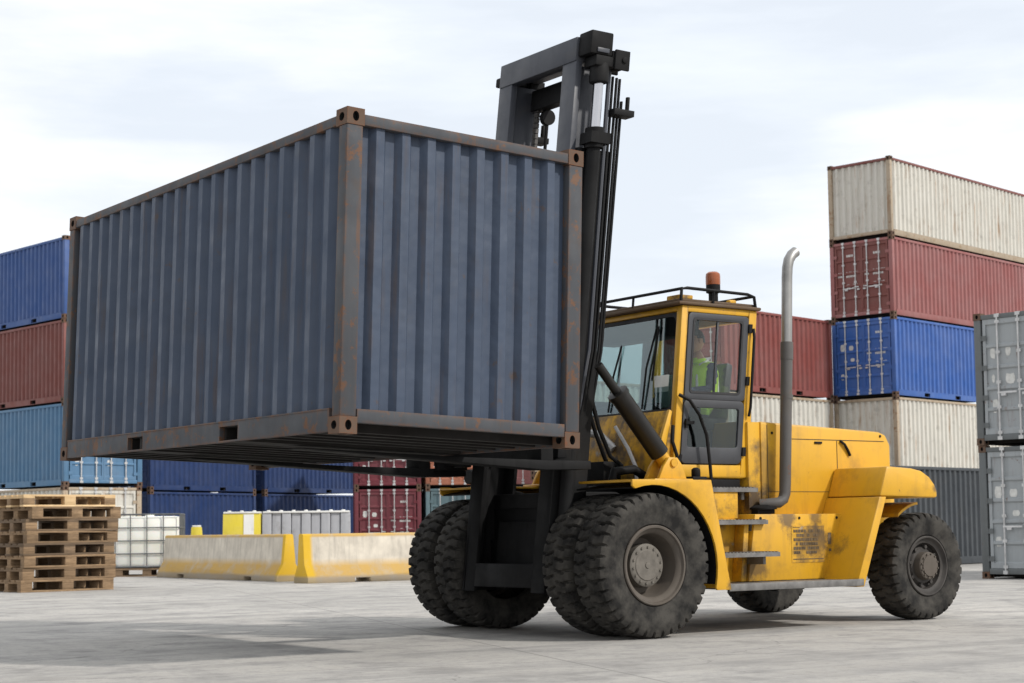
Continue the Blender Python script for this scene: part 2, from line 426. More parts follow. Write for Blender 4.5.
CX, CY, CZ = .165, .18, .14
def casting_mesh():
    mb = MB()
    def face(o, u, v, w, h, n_in, hw, hh):
        """rectangular face with an oval recess; o centre, u,v unit axes, n_in inward normal"""
        o, u, v, n_in = map(Vector, (o, u, v, n_in)); k = 16
        ri = []; ro = []
        for i in range(k):
            a = 2*PI*i/k + PI/k; c, s = math.cos(a), math.sin(a)
            ri.append(o + u*hw*c + v*hh*s)
            t = 1/max(abs(c)/(w/2), abs(s)/(h/2))
            ro.append(o + u*t*c + v*t*s)
        # push ring corner points into true corners
        for sx in (-1,1):
            for sy in (-1,1):
                cp = o + u*sx*w/2 + v*sy*h/2
                j = min(range(k), key=lambda q: (ro[q]-cp).length); ro[j] = cp
        bk = [p + n_in*.05 for p in ri]
        vs = ro + ri + bk
        fs = [(i, (i+1) % k, k+(i+1) % k, k+i) for i in range(k)]
        mb.add(vs, fs, 0)
        mb.add(ri + bk, [(i, (i+1) % k, k+(i+1) % k, k+i) for i in range(k)] + [tuple(range(k, 2*k))], 1)
    x, y, z = CX/2, CY/2, CZ/2
    for s in (-1, 1):
        face((s*x,0,0), (0,1,0), (0,0,1), CY, CZ, (-s,0,0), .042, .036)
        face((0,s*y,0), (1,0,0), (0,0,1), CX, CZ, (0,-s,0), .030, .042)
        face((0,0,s*z), (1,0,0), (0,1,0), CX, CY, (0,0,-s), .032, .055)
    return mb.mesh('corner_casting', 0)
CAST = casting_mesh(); CAST.materials.append(M['rusty']); CAST.materials.append(M['hole'])

CACHE = {}
def cmeshes(L):
    """the part meshes of a container L metres long (near end at y=0, left side at x=0)"""
    if L in CACHE: return CACHE[L]
    d = {}
    z0, z1 = .20, H-.125
    line = corr(L-.27, .268, .080, .050, .088, .055, .03)
    for side in (0, 1):
        mb = MB()
        ln = [((.014+dd) if side == 0 else (W-.014-dd), .135+s) for s, dd in line]
        mb.sheet(ln, 'z', z0, z1); 
        d['side%d' % side] = mb.mesh('side_panel', angle=20)
    line = corr(W-.308, .252, .078, .045, .084, .060, .015)
    for e in (0, 1):
        mb = MB(); ln = [(.154+s, (.03+dd) if e == 0 else (L-.03-dd)) for s, dd in line]
        mb.sheet(ln, 'z', z0-.005, z1); d['end%d' % e] = mb.mesh('end_panel', angle=20)
    # roof, slightly corrugated across
    mb = MB(); rl = corr(L-.2, .21, .09, .02, .08, .018, .05)
    mb.sheet([(.1+s, H-.055-dd) for s, dd in rl], 'x', .05, W-.05); d['roof'] = mb.mesh('roof_panel', angle=15)
    # floor with cross members
    mb = MB(); mb.box(.05, W-.05, .05, L-.05, .155, .185)
    y = .3
    while y < L-.2:
        mb.box(.06, W-.06, y-.025, y+.025, .035, .155); mb.box(.06, W-.06, y+.025, y+.07, .035, .043); y += .31
    d['floor'] = mb.mesh('floor')
    # bottom side rails with fork pockets
    for side in (0, 1):
        mb = MB(); x0, x1 = (.006, .056) if side == 0 else (W-.056, W-.006)
        cuts = [CY]
        if L < 8: cuts += [L/2-1.03-.18, L/2-1.03+.18, L/2+1.03-.18, L/2+1.03+.18]
        cuts += [L-CY]
        for i in range(0, len(cuts), 2): mb.box(x0, x1, cuts[i], cuts[i+1], .02, .21)
        if L < 8:
            for c in (L/2-1.03, L/2+1.03):
                mb.box(x0, x1, c-.18, c+.18, .16, .21); mb.box(x0, x1, c-.18, c+.18, .02, .035)
        mb.box(x0-.004 if side == 0 else x1, x0 if side == 0 else x1+.004, CY, L-CY, .196, .21)
        d['brail%d' % side] = mb.mesh('bottom_rail', .003)
    mb = MB()
    if L < 8:
        for yy in (-.19, .18): mb.box(.058, W-.058, yy, yy+.01, .02, .155)
        mb.box(.058, W-.058, -.18, .18, .02, .03); mb.box(W/2-.01, W/2+.01, -.18, .18, .03, .155)
        d['pocket'] = mb.mesh('fork_pocket')
    for side in (0, 1):
        mb = MB(); x0, x1 = (.004, .064) if side == 0 else (W-.064, W-.004)
        mb.box(x0, x1, CY, L-CY, H-.128, H-.045); d['trail%d' % side] = mb.mesh('top_rail', .006)
    for e in (0, 1):
        mb = MB(); y0, y1 = (.006, .08) if e == 0 else (L-.08, L-.006)
        mb.box(CX, W-CX, y0, y1, .092, .205); d['sill%d' % e] = mb.mesh('end_sill', .005)
        mb = MB(); mb.box(CX, W-CX, y0, y1, H-.132, H-.042); d['head%d' % e] = mb.mesh('end_header', .005)
    for i, (x, y) in enumerate(((0,0),(1,0),(0,1),(1,1))):
        mb = MB(); x0 = .004 if x == 0 else W-.156; y0 = .004 if y == 0 else L-.139
        mb.box(x0, x0+.152, y0, y0+.135, CZ-.002, H-CZ+.002); d['post%d' % i] = mb.mesh('corner_post', .012)
    CACHE[L] = d; return d

def door_meshes():
    """a door leaf 1.02 m wide (hinge side at x=0) facing -y, with its bars and hinges"""
    d = {}; w = 1.028; z0, z1 = .21, H-.135
    mb = MB(); h = z1 - z0
    ln = []; bands = 5; e = .10
    ln.append((.012, z0)); ln.append((.012, z0+e))
    bh = (h-2*e)/bands
    for i in range(bands):
        a = z0+e+i*bh
        ln += [(.045, a+.03), (.045, a+bh-.075), (.012, a+bh-.045), (.012, a+bh)] if i < bands-1 else [(.045, a+.03), (.045, a+bh-.03), (.012, a+bh), (.012, z1)]
    mb.sheet(ln, 'x', .07, w-.05)
    mb.box(.004, .07, .010, .06, z0, z1); mb.box(w-.05, w, .010, .06, z0, z1)
    mb.box(.07, w-.05, .05, .06, z0, z1)
    d['leaf'] = mb.mesh('door_leaf', angle=20)
    for k, x in enumerate((.34, .80)):
        mb = MB(); mb.tube([(x, -.012, .13), (x, -.012, H-.06)], .019, 8)
        for z in (.24, .75, 1.25, 1.85, H-.2): mb.box(x-.045, x+.045, -.02, .012, z-.03, z+.03)
        for z in (.13, H-.075): mb.box(x-.05, x+.05, -.03, .004, z-.035, z+.035)
        d['bar%d' % k] = mb.mesh('locking_bar')
        mb = MB(); mb.box(x-.02, x+.40 if k == 0 else x+.14, -.034, -.022, 1.02+k*.04, 1.055+k*.04); mb.box(x+.06, x+.16, -.03, .012, .97, 1.02)
        d['handle%d' % k] = mb.mesh('door_handle')
    mb = MB(); z = 0
    mb.box(-.035, .09, -.006, .012, z-.05, z+.05); mb.tube([(-.03, -.008, z-.06), (-.03, -.008, z+.06)], .014, 6)
    d['hinge'] = mb.mesh('door_hinge')
    return d
DM = door_meshes()
def text_rows(x0, z0, rows, w, h, gap, seed):
    """rows of small worn stencil strokes, unreadable as in the photograph"""
    r = random.Random(seed); mb = MB()
    for i in range(rows):
        x = x0; z = z0 - i*(h+gap); e = x0 + w*r.uniform(.55, 1)
        while x < e:
            c = r.uniform(.03, .07)
            if r.random() < .8: mb.box(x, x+c*.72, .005, .0095, z-h, z)
            x += c
    return mb

PLAC = {}
RECT = {'left': ((.12,.28,1.60,1.84),(.50,.66,1.24,1.36),(.11,.25,.64,.84),(.45,.62,1.62,1.78)),
        'patchy': ((.14,.26,1.72,1.96),(.48,.60,1.74,2.0),(.16,.24,1.24,1.42),(.46,.68,1.20,1.42),(.15,.30,.62,.94))}
ROWS = ((.40,2.20,1,.50,.075),(.52,2.02,1,.24,.085),(.42,1.62,2,.46,.07),(.44,1.2,2,.42,.06),(.10,1.62,2,.2,.06))
def decal_meshes(kind, col):
    """one mesh for each sticker or each block of stencilled lettering"""
    k = (kind, col)
    if k in PLAC: return PLAC[k]
    r = random.Random(5); out = []
    if kind in RECT:
        for (x0, x1, z0, z1) in RECT[kind]:
            mb = MB(); n = 10; q = []
            for j in range(n):          # torn, uneven outline
                a = 2*PI*j/n + .3; tt = 1/max(abs(math.cos(a)), abs(math.sin(a)))
                f = r.uniform(.72, 1) if kind == 'patchy' else r.uniform(.93, 1)
                q.append(((x0+x1)/2 + (x1-x0)/2*tt*f*math.cos(a), (z0+z1)/2 + (z1-z0)/2*tt*f*math.sin(a)))
            mb.prism(q, 'y', .0385, .042); out.append(mb.mesh('sticker'))
    else:
        for (x, z, rows, w, h) in ROWS:
            for i in range(rows):
                t = text_rows(x, z-i*(h+.05), 1, w, h, .05, r.random()); mb = MB()
                mb.add([(p.x, p.y+.034, p.z) for p in t.v], t.f); out.append(mb.mesh('stencil_lettering'))
    for me in out: me.materials.append(M[col])
    PLAC[k] = out; return out

def container(label, loc, rot, paint_, near='plain', L=6.058, frame_=None, group=None, decals=('decal',), doorpaint=None, marks=('left','right'), parent_rot=None, sidemark=False):
    t = thing('shipping_container', label, 'container', loc, rot, group)
    d = cmeshes(L); p = M[paint_]; fr = M[frame_ or paint_]
    for k in ('side0', 'side1'): link('side_panel', d[k], t, mat=p)
    link('end_panel', d['end0' if near == 'plain' else 'end1'], t, mat=p)
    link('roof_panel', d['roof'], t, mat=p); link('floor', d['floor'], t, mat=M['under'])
    for k in ('brail0', 'brail1'): link('bottom_rail', d[k], t, mat=fr)
    for k in ('trail0', 'trail1'): link('top_rail', d[k], t, mat=fr)
    for k in ('sill0', 'sill1'): link('end_sill', d[k], t, mat=fr)
    for k in ('head0', 'head1'): link('end_header', d[k], t, mat=fr)
    for i in range(4): link('corner_post', d['post%d' % i], t, mat=fr)
    if 'pocket' in d:
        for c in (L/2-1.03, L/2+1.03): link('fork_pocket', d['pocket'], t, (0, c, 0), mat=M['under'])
    for x in (CX/2, W-CX/2):
        for y in (CY/2, L-CY/2):
            for z in (CZ/2, H-CZ/2): link('corner_casting', CAST, t, (x, y, z))
    dp = M[doorpaint or paint_]
    for leaf in (0, 1):
        # hinge sides outward; the second leaf is the first turned about and mirrored
        o = link('door', DM['leaf'], t, mat=dp)
        if near == 'door':
            if leaf == 0: o.location = (.188, .012, 0)
            else: o.location = (W-.188, .012, 0); o.scale = (-1, 1, 1)
        else:
            if leaf == 0: o.location = (.188, L-.012, 0); o.scale = (1, -1, 1)
            else: o.location = (W-.188, L-.012, 0); o.scale = (-1, -1, 1)
        for k in (0, 1):
            link('locking_bar', DM['bar%d' % k], o, mat=M['bar']); link('door_handle', DM['handle%d' % k], o, mat=M['bar'])
        for z in (.4, .95, 1.55, 2.15): link('door_hinge', DM['hinge'], o, (0,0,z), mat=fr)
        if near == 'door' and marks[leaf]:
            for dm in decal_meshes(marks[leaf], decals[leaf % len(decals)]):
                q = link(dm.name.split('.')[0], dm, o)
                if leaf == 1: q.scale = (-1, 1, 1); q.location = (1.02, 0, 0)
    return t

# the container carried by the truck
hero = container('large slate blue shipping container lifted clear of the ground by the yellow truck', (-4.392, -3.037, 1.902), 0, 'hero',
                 'plain', L=6.024, frame_='hero_frame')
hero.rotation_euler = (.0034, .0344, 0)
HP = 2.668
def at(corner, dx, dy, level, th):
    c, s = math.cos(th), math.sin(th)
    return (corner[0]+c*dx-s*dy, corner[1]+s*dx+c*dy, level*HP)

# left stack, four high: long side to the left, door end to the camera
TA = math.radians(8); A = (8.72, 36.99); GL = 'containers stacked at the left edge'
container('royal blue container on the very top of the left four-high stack', at(A,0,0,3,TA), TA, 'blue', 'door', group=GL)
container('brick red container between royal blue and light blue ones in left stack', at(A,0,.02,2,TA), TA, 'brick', 'door', group=GL)
container('light blue container with pale door bars resting on a white one, left', at(A,.02,0,1,TA), TA, 'sky_blue', 'door', group=GL, frame_='sky_blue', marks=('patchy','left'))
container('white container on the ground beneath the light blue one', at(A,0,0,0,TA), TA, 'white', 'door', group=GL, frame_='white_frame', marks=(None,None))
for o in [o for o in COL.objects if o.get('group') == GL]: o.scale = (1.17, 1, 1)
# two dark blue pairs seen under the lifted container
TB = math.radians(24.6); GB = 'dark blue containers behind the barriers'
def row_side(label, x, y, lev, th, p, near='plain', L=6.058, group=None, **k):
    """container whose right-hand local side faces the viewer: runs along direction th from (x,y)"""
    # local +y along direction th; local x then points to -normal, so the visible side is x=W
    a = th - PI/2
    c, s = math.cos(a), math.sin(a)
    return container(label, (x - c*W, y - s*W, lev*HP), a, p, near, L, group=group, **k)
container_specs = [
    ('dark blue container under the lifted one, upper of the pair left of the black gap', 13.9, 42.06, 1),
    ('dark blue container behind the white tank, lower of the left pair', 13.9, 42.06, 0)]
def side_facing(label, x, y, lev, th, p, near='plain', L=6.058, group=None, **k):
    """long side faces -y of the rotated frame, running along th from its left near corner (x, y)"""
    a = th + PI/2      # local +y runs along -x of the frame; left side (x=0) faces the viewer
    c, s = math.cos(th), math.sin(th)
    # local x axis = (cos a, sin a) = (-s, c) : away from the viewer; local y = (-c, -s)
    return container(label, (x + c*L, y + s*L, lev*HP), a, p, near, L, group=group, **k)
for lb, x, y, lev in container_specs: side_facing(lb, x, y, lev, TB, 'navy', group=GB)
TB2 = math.radians(22)
side_facing('dark blue container just left of the maroon doors, upper one', 20.0, 45.0, 1, TB2, 'navy', group=GB)
side_facing('dark blue container behind the grey ribbed barrier, lower one by maroon doors', 20.0, 45.0, 0, TB2, 'navy', group=GB)
# door ends in the middle distance
TM = math.radians(-30); GM = 'door ends behind the truck'
Mx, My = 20.35, 38.7
container('maroon container with white lettering, upper of the two maroon ones', at((Mx,My),0,0,1,TM), TM, 'maroon', 'door', group=GM, marks=('left','right'))
container('maroon container with white lettering, lower of the two behind barrier', at((Mx,My),0,0,0,TM), TM, 'maroon', 'door', group=GM, marks=('left','right'))
container('orange container with pale door bars above a teal one', at((Mx,My),W+.16,0,1,TM), TM, 'orange', 'door', group=GM, marks=('left','left'))
container('teal grey container beneath the orange one, half hidden by tyre', at((Mx,My),W+.16,0,0,TM), TM, 'teal', 'door', group=GM)
container('dull red container seen through the gap in the mast', at((Mx,My),2*W+.32,0,1,TM), TM, 'pink_red', 'door', group=GM)
# right-hand stack, five high, long sides to the camera
TR = math.radians(10.5); B = (31.66, 22.89); GR = 'five-high stack at right'
def right(label, lev, p, endnear, L, **k):
    # left end faces the camera: local y runs from right end; near end is the far right, so the seen end is y=L
    c, s = math.cos(TR), math.sin(TR)
    a = TR - PI/2      # local y along TR ; visible side is x=W, visible end is y=0
    ca, sa = math.cos(a), math.sin(a)
    return container(label, (B[0]-ca*W, B[1]-sa*W, lev*HP), a, p, endnear, L, group=GR, **k)
right('cream white container with rust and a red top rail, topmost at right', 4, 'white', 'plain', 12.19, frame_='white_frame')
right('faded red container with maroon doors, second from top at right', 3, 'pink_red', 'door', 12.19, doorpaint='brick', marks=('right','right'))
right('bright blue container with closed doors between red and white ones', 2, 'bright_blue', 'door', 6.058, marks=('left','right'))
right('rust stained white container under the bright blue one', 1, 'white', 'plain', 12.19, frame_='white_frame')
right('navy container hidden at the bottom of the five-high right stack', 0, 'navy', 'plain', 12.19)
side_facing('dark charcoal container at ground level beside the rear wheel', 19.6, 14.35, 0, TR, 'charcoal', L=12.19)
# the lower row behind the cab
GC = 'containers behind the cab'
Cr = (30.9, 24.97); c_, s_ = math.cos(TR), math.sin(TR)
def mid(label, k, lev, p, **kw):
    off = (k+1)*6.058 + k*.25
    return side_facing(label, Cr[0]-c_*off, Cr[1]-s_*off, lev, TR, p, group=GC, **kw)
mid('red container behind the exhaust pipe, highest of its row', 0, 2, 'red')
mid('white container with rust patches beneath the red one behind the bonnet', 0, 1, 'white', frame_='white_frame')
mid('navy container at the bottom of the row behind the bonnet', 0, 0, 'navy')
mid('white container behind the cab windows', 1, 1, 'white', frame_='white_frame')
mid('brick red container at ground level behind the cab', 1, 0, 'brick')
# grey pair at the right edge, door ends to the camera
TG = math.radians(8); Gc = (16.40, 7.40); GG = 'grey containers cut by the right edge'
def greyc(label, lev, mk, dx=0):
    a = TG - PI/2; ca, sa = math.cos(a), math.sin(a)
    # visible end faces -x of the frame; its far corner is at Gc, it runs towards the camera
    c, s = math.cos(TG), math.sin(TG)
    return container(label, (Gc[0]+dx, Gc[1], lev*HP), a, 'grey', 'door', 6.058, group=GG, marks=mk, frame_='grey_frame')
greyc('grey container with pale stickers on its doors, upper at right edge', 1, ('patchy','patchy'))
greyc('grey container standing on the ground at the right edge', 0, ('left','left'), .03)
bpy.data.objects[hero.name].empty_display_size = .3
# red top rail of the cream container
for o in COL.objects:
    if o.parent and o.parent.get('label', '').startswith('cream white') and o.name.split('.')[0] in ('top_rail', 'end_header'):
        o.material_slots[0].material = M['brick']

# ------------------------------------------------------------------ the forklift truck
T = thing('forklift_truck', 'yellow heavy forklift truck with tall grey mast and dual front tyres', 'forklift')

def tyre_mesh(R, w, rim, nl):
    steps = 9; NT = nl*steps; mb = MB()
    rings = []   # (y, radius, kind)
    ny = 18
    rings += [(.045, rim, 0), (.015, rim+.02, 0), (.0, R*.70, 0), (-.014, R*.80, 0), (-.012, R*.885, 0), (-.006, R*.925, 1)]
    for i in range(ny+1): rings.append((.012+(w-.024)*i/ny, None, 2))
    rings += [(w+.006, R*.925, 1), (w+.012, R*.885, 0), (w+.014, R*.80, 0), (w, R*.70, 0), (w-.015, rim+.02, 0), (w-.045, rim, 0)]
    vs = []
    for (y, r, kind) in rings:
        t = min(1, max(0, (y-.012)/(w-.024)))
        for k in range(NT):
            a = 2*PI*k/NT
            if kind == 0: rr = r
            else:
                q = 2*t-1; side = 1 if q > 0 else 0
                ph = (k/steps + .5*side - .42*min(abs(q), .55) + (.12 if abs(q) > .75 else 0)) % 1
                groove = 1 if ph > .76 and abs(q) > .10 else 0
                if kind == 1: rr = r - .022*groove
                else: rr = R - .018*q*q*q*q - (.036*groove)*(1 if abs(q) > .25 else .7)
            vs.append((rr*math.cos(a), y, rr*math.sin(a)))
    fs = []
    for i in range(len(rings)-1):
        for k in range(NT): fs.append((i*NT+k, i*NT+(k+1) % NT, (i+1)*NT+(k+1) % NT, (i+1)*NT+k))
    mb.add(vs, fs); return mb.mesh('tyre', angle=32)

RF, RR = .735, .625
TYF = tyre_mesh(RF, .44, .40, 38); TYF.materials.append(M['rubber'])
TYR = tyre_mesh(RR, .42, .345, 34); TYR.materials.append(M['rubber'])
def bolts(mb, n, r, y, br, h, mi=None):
    for i in range(n):
        a = 2*PI*i/n; mb.lathe([(y, .001), (y, br), (y+h, br)], (r*math.cos(a), 0, r*math.sin(a)), 'y', 6, mi)
mb = MB(); mb.lathe([(.05,.405),(.012,.405),(.004,.396),(.006,.378),(.03,.366),(.045,.345),(.06,.330),(.075,.322)], n=56, caps=False); RIMF = mb.mesh('rim', angle=25); RIMF.materials.append(M['rim'])
mb = MB(); mb.lathe([(.075,.324),(.16,.315),(.24,.30),(.275,.28),(.275,.0)], n=48, caps=False); DISH = mb.mesh('wheel_dish', angle=30); DISH.materials.append(M['rim'])
mb = MB(); mb.lathe([(.275,.222),(.15,.218),(.142,.205),(.14,.16),(.132,.15),(.13,.0)], n=48); bolts(mb, 14, .183, .128, .013, .02); mb.lathe([(.12,.0),(.122,.03),(.132,.034)], n=16)
HUBF = mb.mesh('hub', angle=30); HUBF.materials.append(M['hub'])
mb = MB(); mb.lathe([(.05,.35),(.012,.35),(.004,.342),(.006,.328),(.03,.315),(.045,.30),(.05,.285),(.055,.27)], n=56, caps=False); RIMR = mb.mesh('rim', angle=25); RIMR.materials.append(M['rim_dark'])
mb = MB(); mb.lathe([(.055,.272),(.12,.262),(.14,.24),(.085,.20),(.075,.0)], n=48, caps=False); bolts(mb, 8, .225, .07, .024, .05); RDISH = mb.mesh('wheel_dish', angle=30); RDISH.materials.append(M['rim_dark'])
mb = MB(); mb.lathe([(.08,.165),(.0,.16),(-.012,.15),(-.014,.125),(-.028,.12),(-.03,.0)], n=40); bolts(mb, 12, .138, -.03, .011, .018); HUBR = mb.mesh('hub', angle=30); HUBR.materials.append(M['rim'])

def wheel(x, y, R, flip, tm, subs, spin=0., steer=0.):
    e = bpy.data.objects.new('wheel', None); COL.objects.link(e); e.parent = T; e.location = (x, y, R)
    e.rotation_euler = (0, spin, (PI if flip else 0) + steer)
    link('tyre', tm, e)
    for n, me in subs: link(n, me, e)
    return e
FS = [('rim', RIMF), ('wheel_dish', DISH), ('hub', HUBF)]
wheel(-.01, -1.77, RF, False, TYF, FS, .3); wheel(0, -1.235, RF, False, TYF, [('rim', RIMF)], .1)
wheel(0, 1.77, RF, True, TYF, FS, .2); wheel(0, 1.235, RF, True, TYF, [('rim', RIMF)], .5)
RS = [('rim', RIMR), ('wheel_dish', RDISH), ('hub', HUBR)]
wheel(4.40, -1.5, RR, False, TYR, RS, .2); wheel(4.40, 1.42, RR, True, TYR, RS, .4)

def part(mb, name, mat, bevel=0., parent=T, **k): return mb.build(name, mat, parent, bevel, **k)

# axles and chassis
mb = MB(); mb.lathe([(-1.2,.16),(-.75,.22),(-.4,.26),(.4,.26),(.75,.22),(1.2,.16)], (0,0,RF), 'y', 24); mb.box(-.30,.30,-.7,.7,.5,1.0); part(mb, 'front_axle', M['black'], .01)
mb = MB(); mb.lathe([(-1.1,.12),(1.1,.12)], (4.345,0,RR), 'y', 20); mb.box(4.1,4.6,-.8,.8,.5,.85); part(mb, 'rear_axle', M['black'], .01)
mb = MB(); mb.box(-.25, 3.3, -.70, .70, .55, 1.5); part(mb, 'chassis_frame', M['black'], .01)
# side tanks under the steps and bonnet
for s in (1, -1):
    mb = MB(lambda p, s=s: (p.x, p.y*s, p.z))
    mb.prism([(1.80,.51),(3.30,.51),(3.48,1.245),(1.92,1.245)], 'y', -1.2, -.72); part(mb, 'side_tank', M['yellow'], .012)
mb = MB(); mb.lathe([(0,.018),(-.01,.016),(-.012,.001)], n=6); BOLT = mb.mesh('bolt'); BOLT.materials.append(M['mast_dark'])
for k in (0, 3, 6):
    link('bolt', BOLT, T, (2.0+.2*k, -1.198, 1.20))
for x in (2.5, 4.3): link('bolt', BOLT, T, (x, -.899, 2.17))
# step well panel
mb = MB(); mb.box(.72, 1.80, -1.02, -.72, .50, 1.20); mb.box(.90, 1.86, -1.0, -.72, 1.20, 1.52); mb.prism([(1.72,.51),(1.80,.51),(1.86,1.19),(1.79,1.19)], 'y', -1.17, -1.02); part(mb, 'step_well', M['yellow_dirty'], .008)
mb = MB(); mb.box(.98, 2.05, -.84, -.2, 1.50, 1.64); part(mb, 'cab_gap_shade', M['black'], .01)  # black box standing in for the dark shaded gap under the cab
# treads and running board
for (x0, x1, y0, y1, z) in ((1.40, 2.15, -1.02, -.80, 1.53), (1.27, 2.05, -1.27, -1.02, 1.17), (1.15, 1.975, -1.52, -1.20, .82)):
    mb = MB(); mb.box(x0, x1, y0, y1, z-.035, z+.012); 
    k = x0+.04
    while k < x1-.03: mb.box(k, k+.02, y0+.01, y1, z+.012, z+.02); k += .05
    mb.box(x1-.16, x1-.12, y0+.10, y1+.05, z-.12, z-.035)
    part(mb, 'step_tread', M['tread_steel'])
mb = MB(); mb.box(1.03, 3.06, -1.715, -1.18, .455, .505); mb.box(1.03, 3.06, -1.725, -1.712, .44, .515); part(mb, 'running_board', M['tread_steel'], .004)
# front fenders
def arch(cx, cz, r, a0, a1, n=14):
    return [(cx+r*math.cos(a0+(a1-a0)*i/n), cz+r*math.sin(a0+(a1-a0)*i/n)) for i in range(n+1)]
for s in (1, -1):
    mb = MB(lambda p, s=s: (p.x, p.y*s, p.z))
    inner = arch(0.0, .70, .845, math.radians(107), math.radians(-15), 16)
    outer = [(-.285,1.600), (-.285,1.535)] + inner + [(.835,.46), (1.03,.46), (.775,1.598)]
    mb.prism(outer, 'y', -1.752, -1.725)                      # side plate
    top = [(-.285, 1.603), (.775, 1.603), (1.03, .462)]
    mb.prism([(-.285,1.575),(.745,1.575),(.765,1.60),(-.285,1.60)], 'y', -1.725, -.88)
    mb.prism([(.745,1.575),(1.0,.47),(1.028,.47),(.772,1.60)], 'y', -1.725, -1.0)
    part(mb, 'front_fender', M['yellow'], .008)
    # inner wheel-arch liner, black
    mb = MB(lambda p, s=s: (p.x, p.y*s, p.z))
    ar = arch(0, .70, .86, math.radians(107), math.radians(-12), 16); ar2 = arch(0, .70, .845, math.radians(107), math.radians(-12), 16)
    mb.prism(ar + ar2[::-1], 'y', -1.72, -.80); part(mb, 'wheel_arch_liner', M['black'])
    # tilt cylinder lug on the fender
    mb = MB(lambda p, s=s: (p.x, p.y*s, p.z))
    for y in (-1.14, -.93): mb.prism([(.58,1.60),(1.0,1.60),(.93,1.78),(.86,1.86),(.74,1.86),(.66,1.76)], 'y', y, y+.05)
    mb.box(.5, 1.05, -1.18, -.84, 1.60, 1.63); part(mb, 'cylinder_bracket', M['yellow'], .012)
    # tilt cylinder
    mb = MB(lambda p, s=s: (p.x, p.y*s, p.z))
    a, b = Vector((.80,-1.02,1.80)), Vector((-.06,-.98,2.80))
    mb.tube([a + (b-a)*t for t in (.09,.10,.70,.702,.74,.745)], [.06,.105,.105,.118,.118,.05], 20); part(mb, 'tilt_cylinder', M['grease'])
    mb = MB(lambda p, s=s: (p.x, p.y*s, p.z)); mb.tube([a + (b-a)*t for t in (.74, 1.02)], .05, 14); part(mb, 'tilt_rod', M['grease'])
    mb = MB(lambda p, s=s: (p.x, p.y*s, p.z)); mb.tube([(.80,-1.16,1.80),(.80,-.86,1.80)], .045, 14); mb.tube([a, a+(b-a)*.12], .075, 14); part(mb, 'cylinder_pin', M['yellow'])
# bonnet (engine hood)
mb = MB(); mb.prism([(2.33,1.24),(2.33,2.298),(4.30,2.222),(4.40,2.19),(4.48,2.07),(4.48,1.3),(4.3,1.1)], 'y', -.9, .9); part(mb, 'bonnet', M['yellow'], .03)
mb = MB(); mb.box(2.14, 2.327, -.885, .885, 1.24, 2.29); part(mb, 'bonnet_front_panel', M['yellow_dirty'], .012)
mb = MB(); mb.box(2.8, 4.36, -.904, -.8985, 2.105, 2.112); mb.box(3.55, 3.557, -.904, -.8985, 1.50, 2.10); mb.box(2.42, 2.426, -.904, -.8985, 1.27, 2.26); mb.box(2.426, 3.5, -.904, -.8985, 1.50, 1.505); part(mb, 'bonnet_seam', M['gasket'])
mb = MB(); mb.box(3.18, 3.30, -.915, -.90, 2.06, 2.085); part(mb, 'bonnet_latch', M['black'], .004)
mb = MB(); mb.tube([(3.60,-.915,2.10),(3.66,-.925,2.06),(3.72,-.92,1.99),(3.76,-.915,1.93)], .016, 8); part(mb, 'bonnet_hinge', M['black'])
# rear counterweight with fender wings
for s in (1, -1):
    mb = MB(lambda p, s=s: (p.x, p.y*s, p.z))
    up = [(3.36,1.434),(3.49,1.774),(3.92,1.752),(4.08,1.725),(4.21,1.66),(4.30,1.57),(4.335,1.50),(4.34,1.414)]
    mb.prism(up, 'y', -1.72, -.905); part(mb, 'rear_fender', M['yellow'], .030)
    mb = MB(lambda p, s=s: (p.x, p.y*s, p.z))
    mb.prism([(2.944,.428),(3.072,.428),(3.468,1.428),(3.356,1.428)], 'y', -1.719, -.90); part(mb, 'fender_front_panel', M['yellow'], .010)
    mb = MB(lambda p, s=s: (p.x, p.y*s, p.z))
    ar = arch(4.40, .62, .76, math.radians(98), math.radians(125), 8); ar2 = arch(4.40, .62, .73, math.radians(98), math.radians(128), 8)
    mb.prism(ar + ar2[::-1], 'y', -1.45, -.9); part(mb, 'rear_arch_liner', M['yellow_cowl'])
mb = MB(); mb.box(3.5, 4.55, -.895, .895, .75, 1.45); part(mb, 'counterweight', M['yellow_dirty'], .04)
# notice plate on the side tank (worn, unreadable)
mb = MB(); mb.box(2.47, 2.99, -1.204, -1.2, .70, 1.11); part(mb, 'notice_plate', M['yellow_dirty'])
r = random.Random(3); mb = MB()
for i in range(6):
    x = 2.50; z = 1.07 - i*.048
    while x < 2.90 - .02*i*r.random():
        w_ = r.uniform(.018, .05)
        if r.random() < .85: mb.box(x, x+w_*.78, -1.2075, -1.2042, z-.032, z)
        x += w_
mb.box(2.49, 2.97, -1.2075, -1.2042, .735, .745); mb.box(2.49, 2.60, -1.2075, -1.2042, 1.09, 1.096)
mb.box(3.05, 3.10, -1.2035, -1.2002, .90, 1.03); mb.box(3.06, 3.10, -1.2035, -1.2002, .82, .85)
part(mb, 'notice_text', plain('faded_print', (.10,.07,.04), .7, 0, .6, 14, 0))

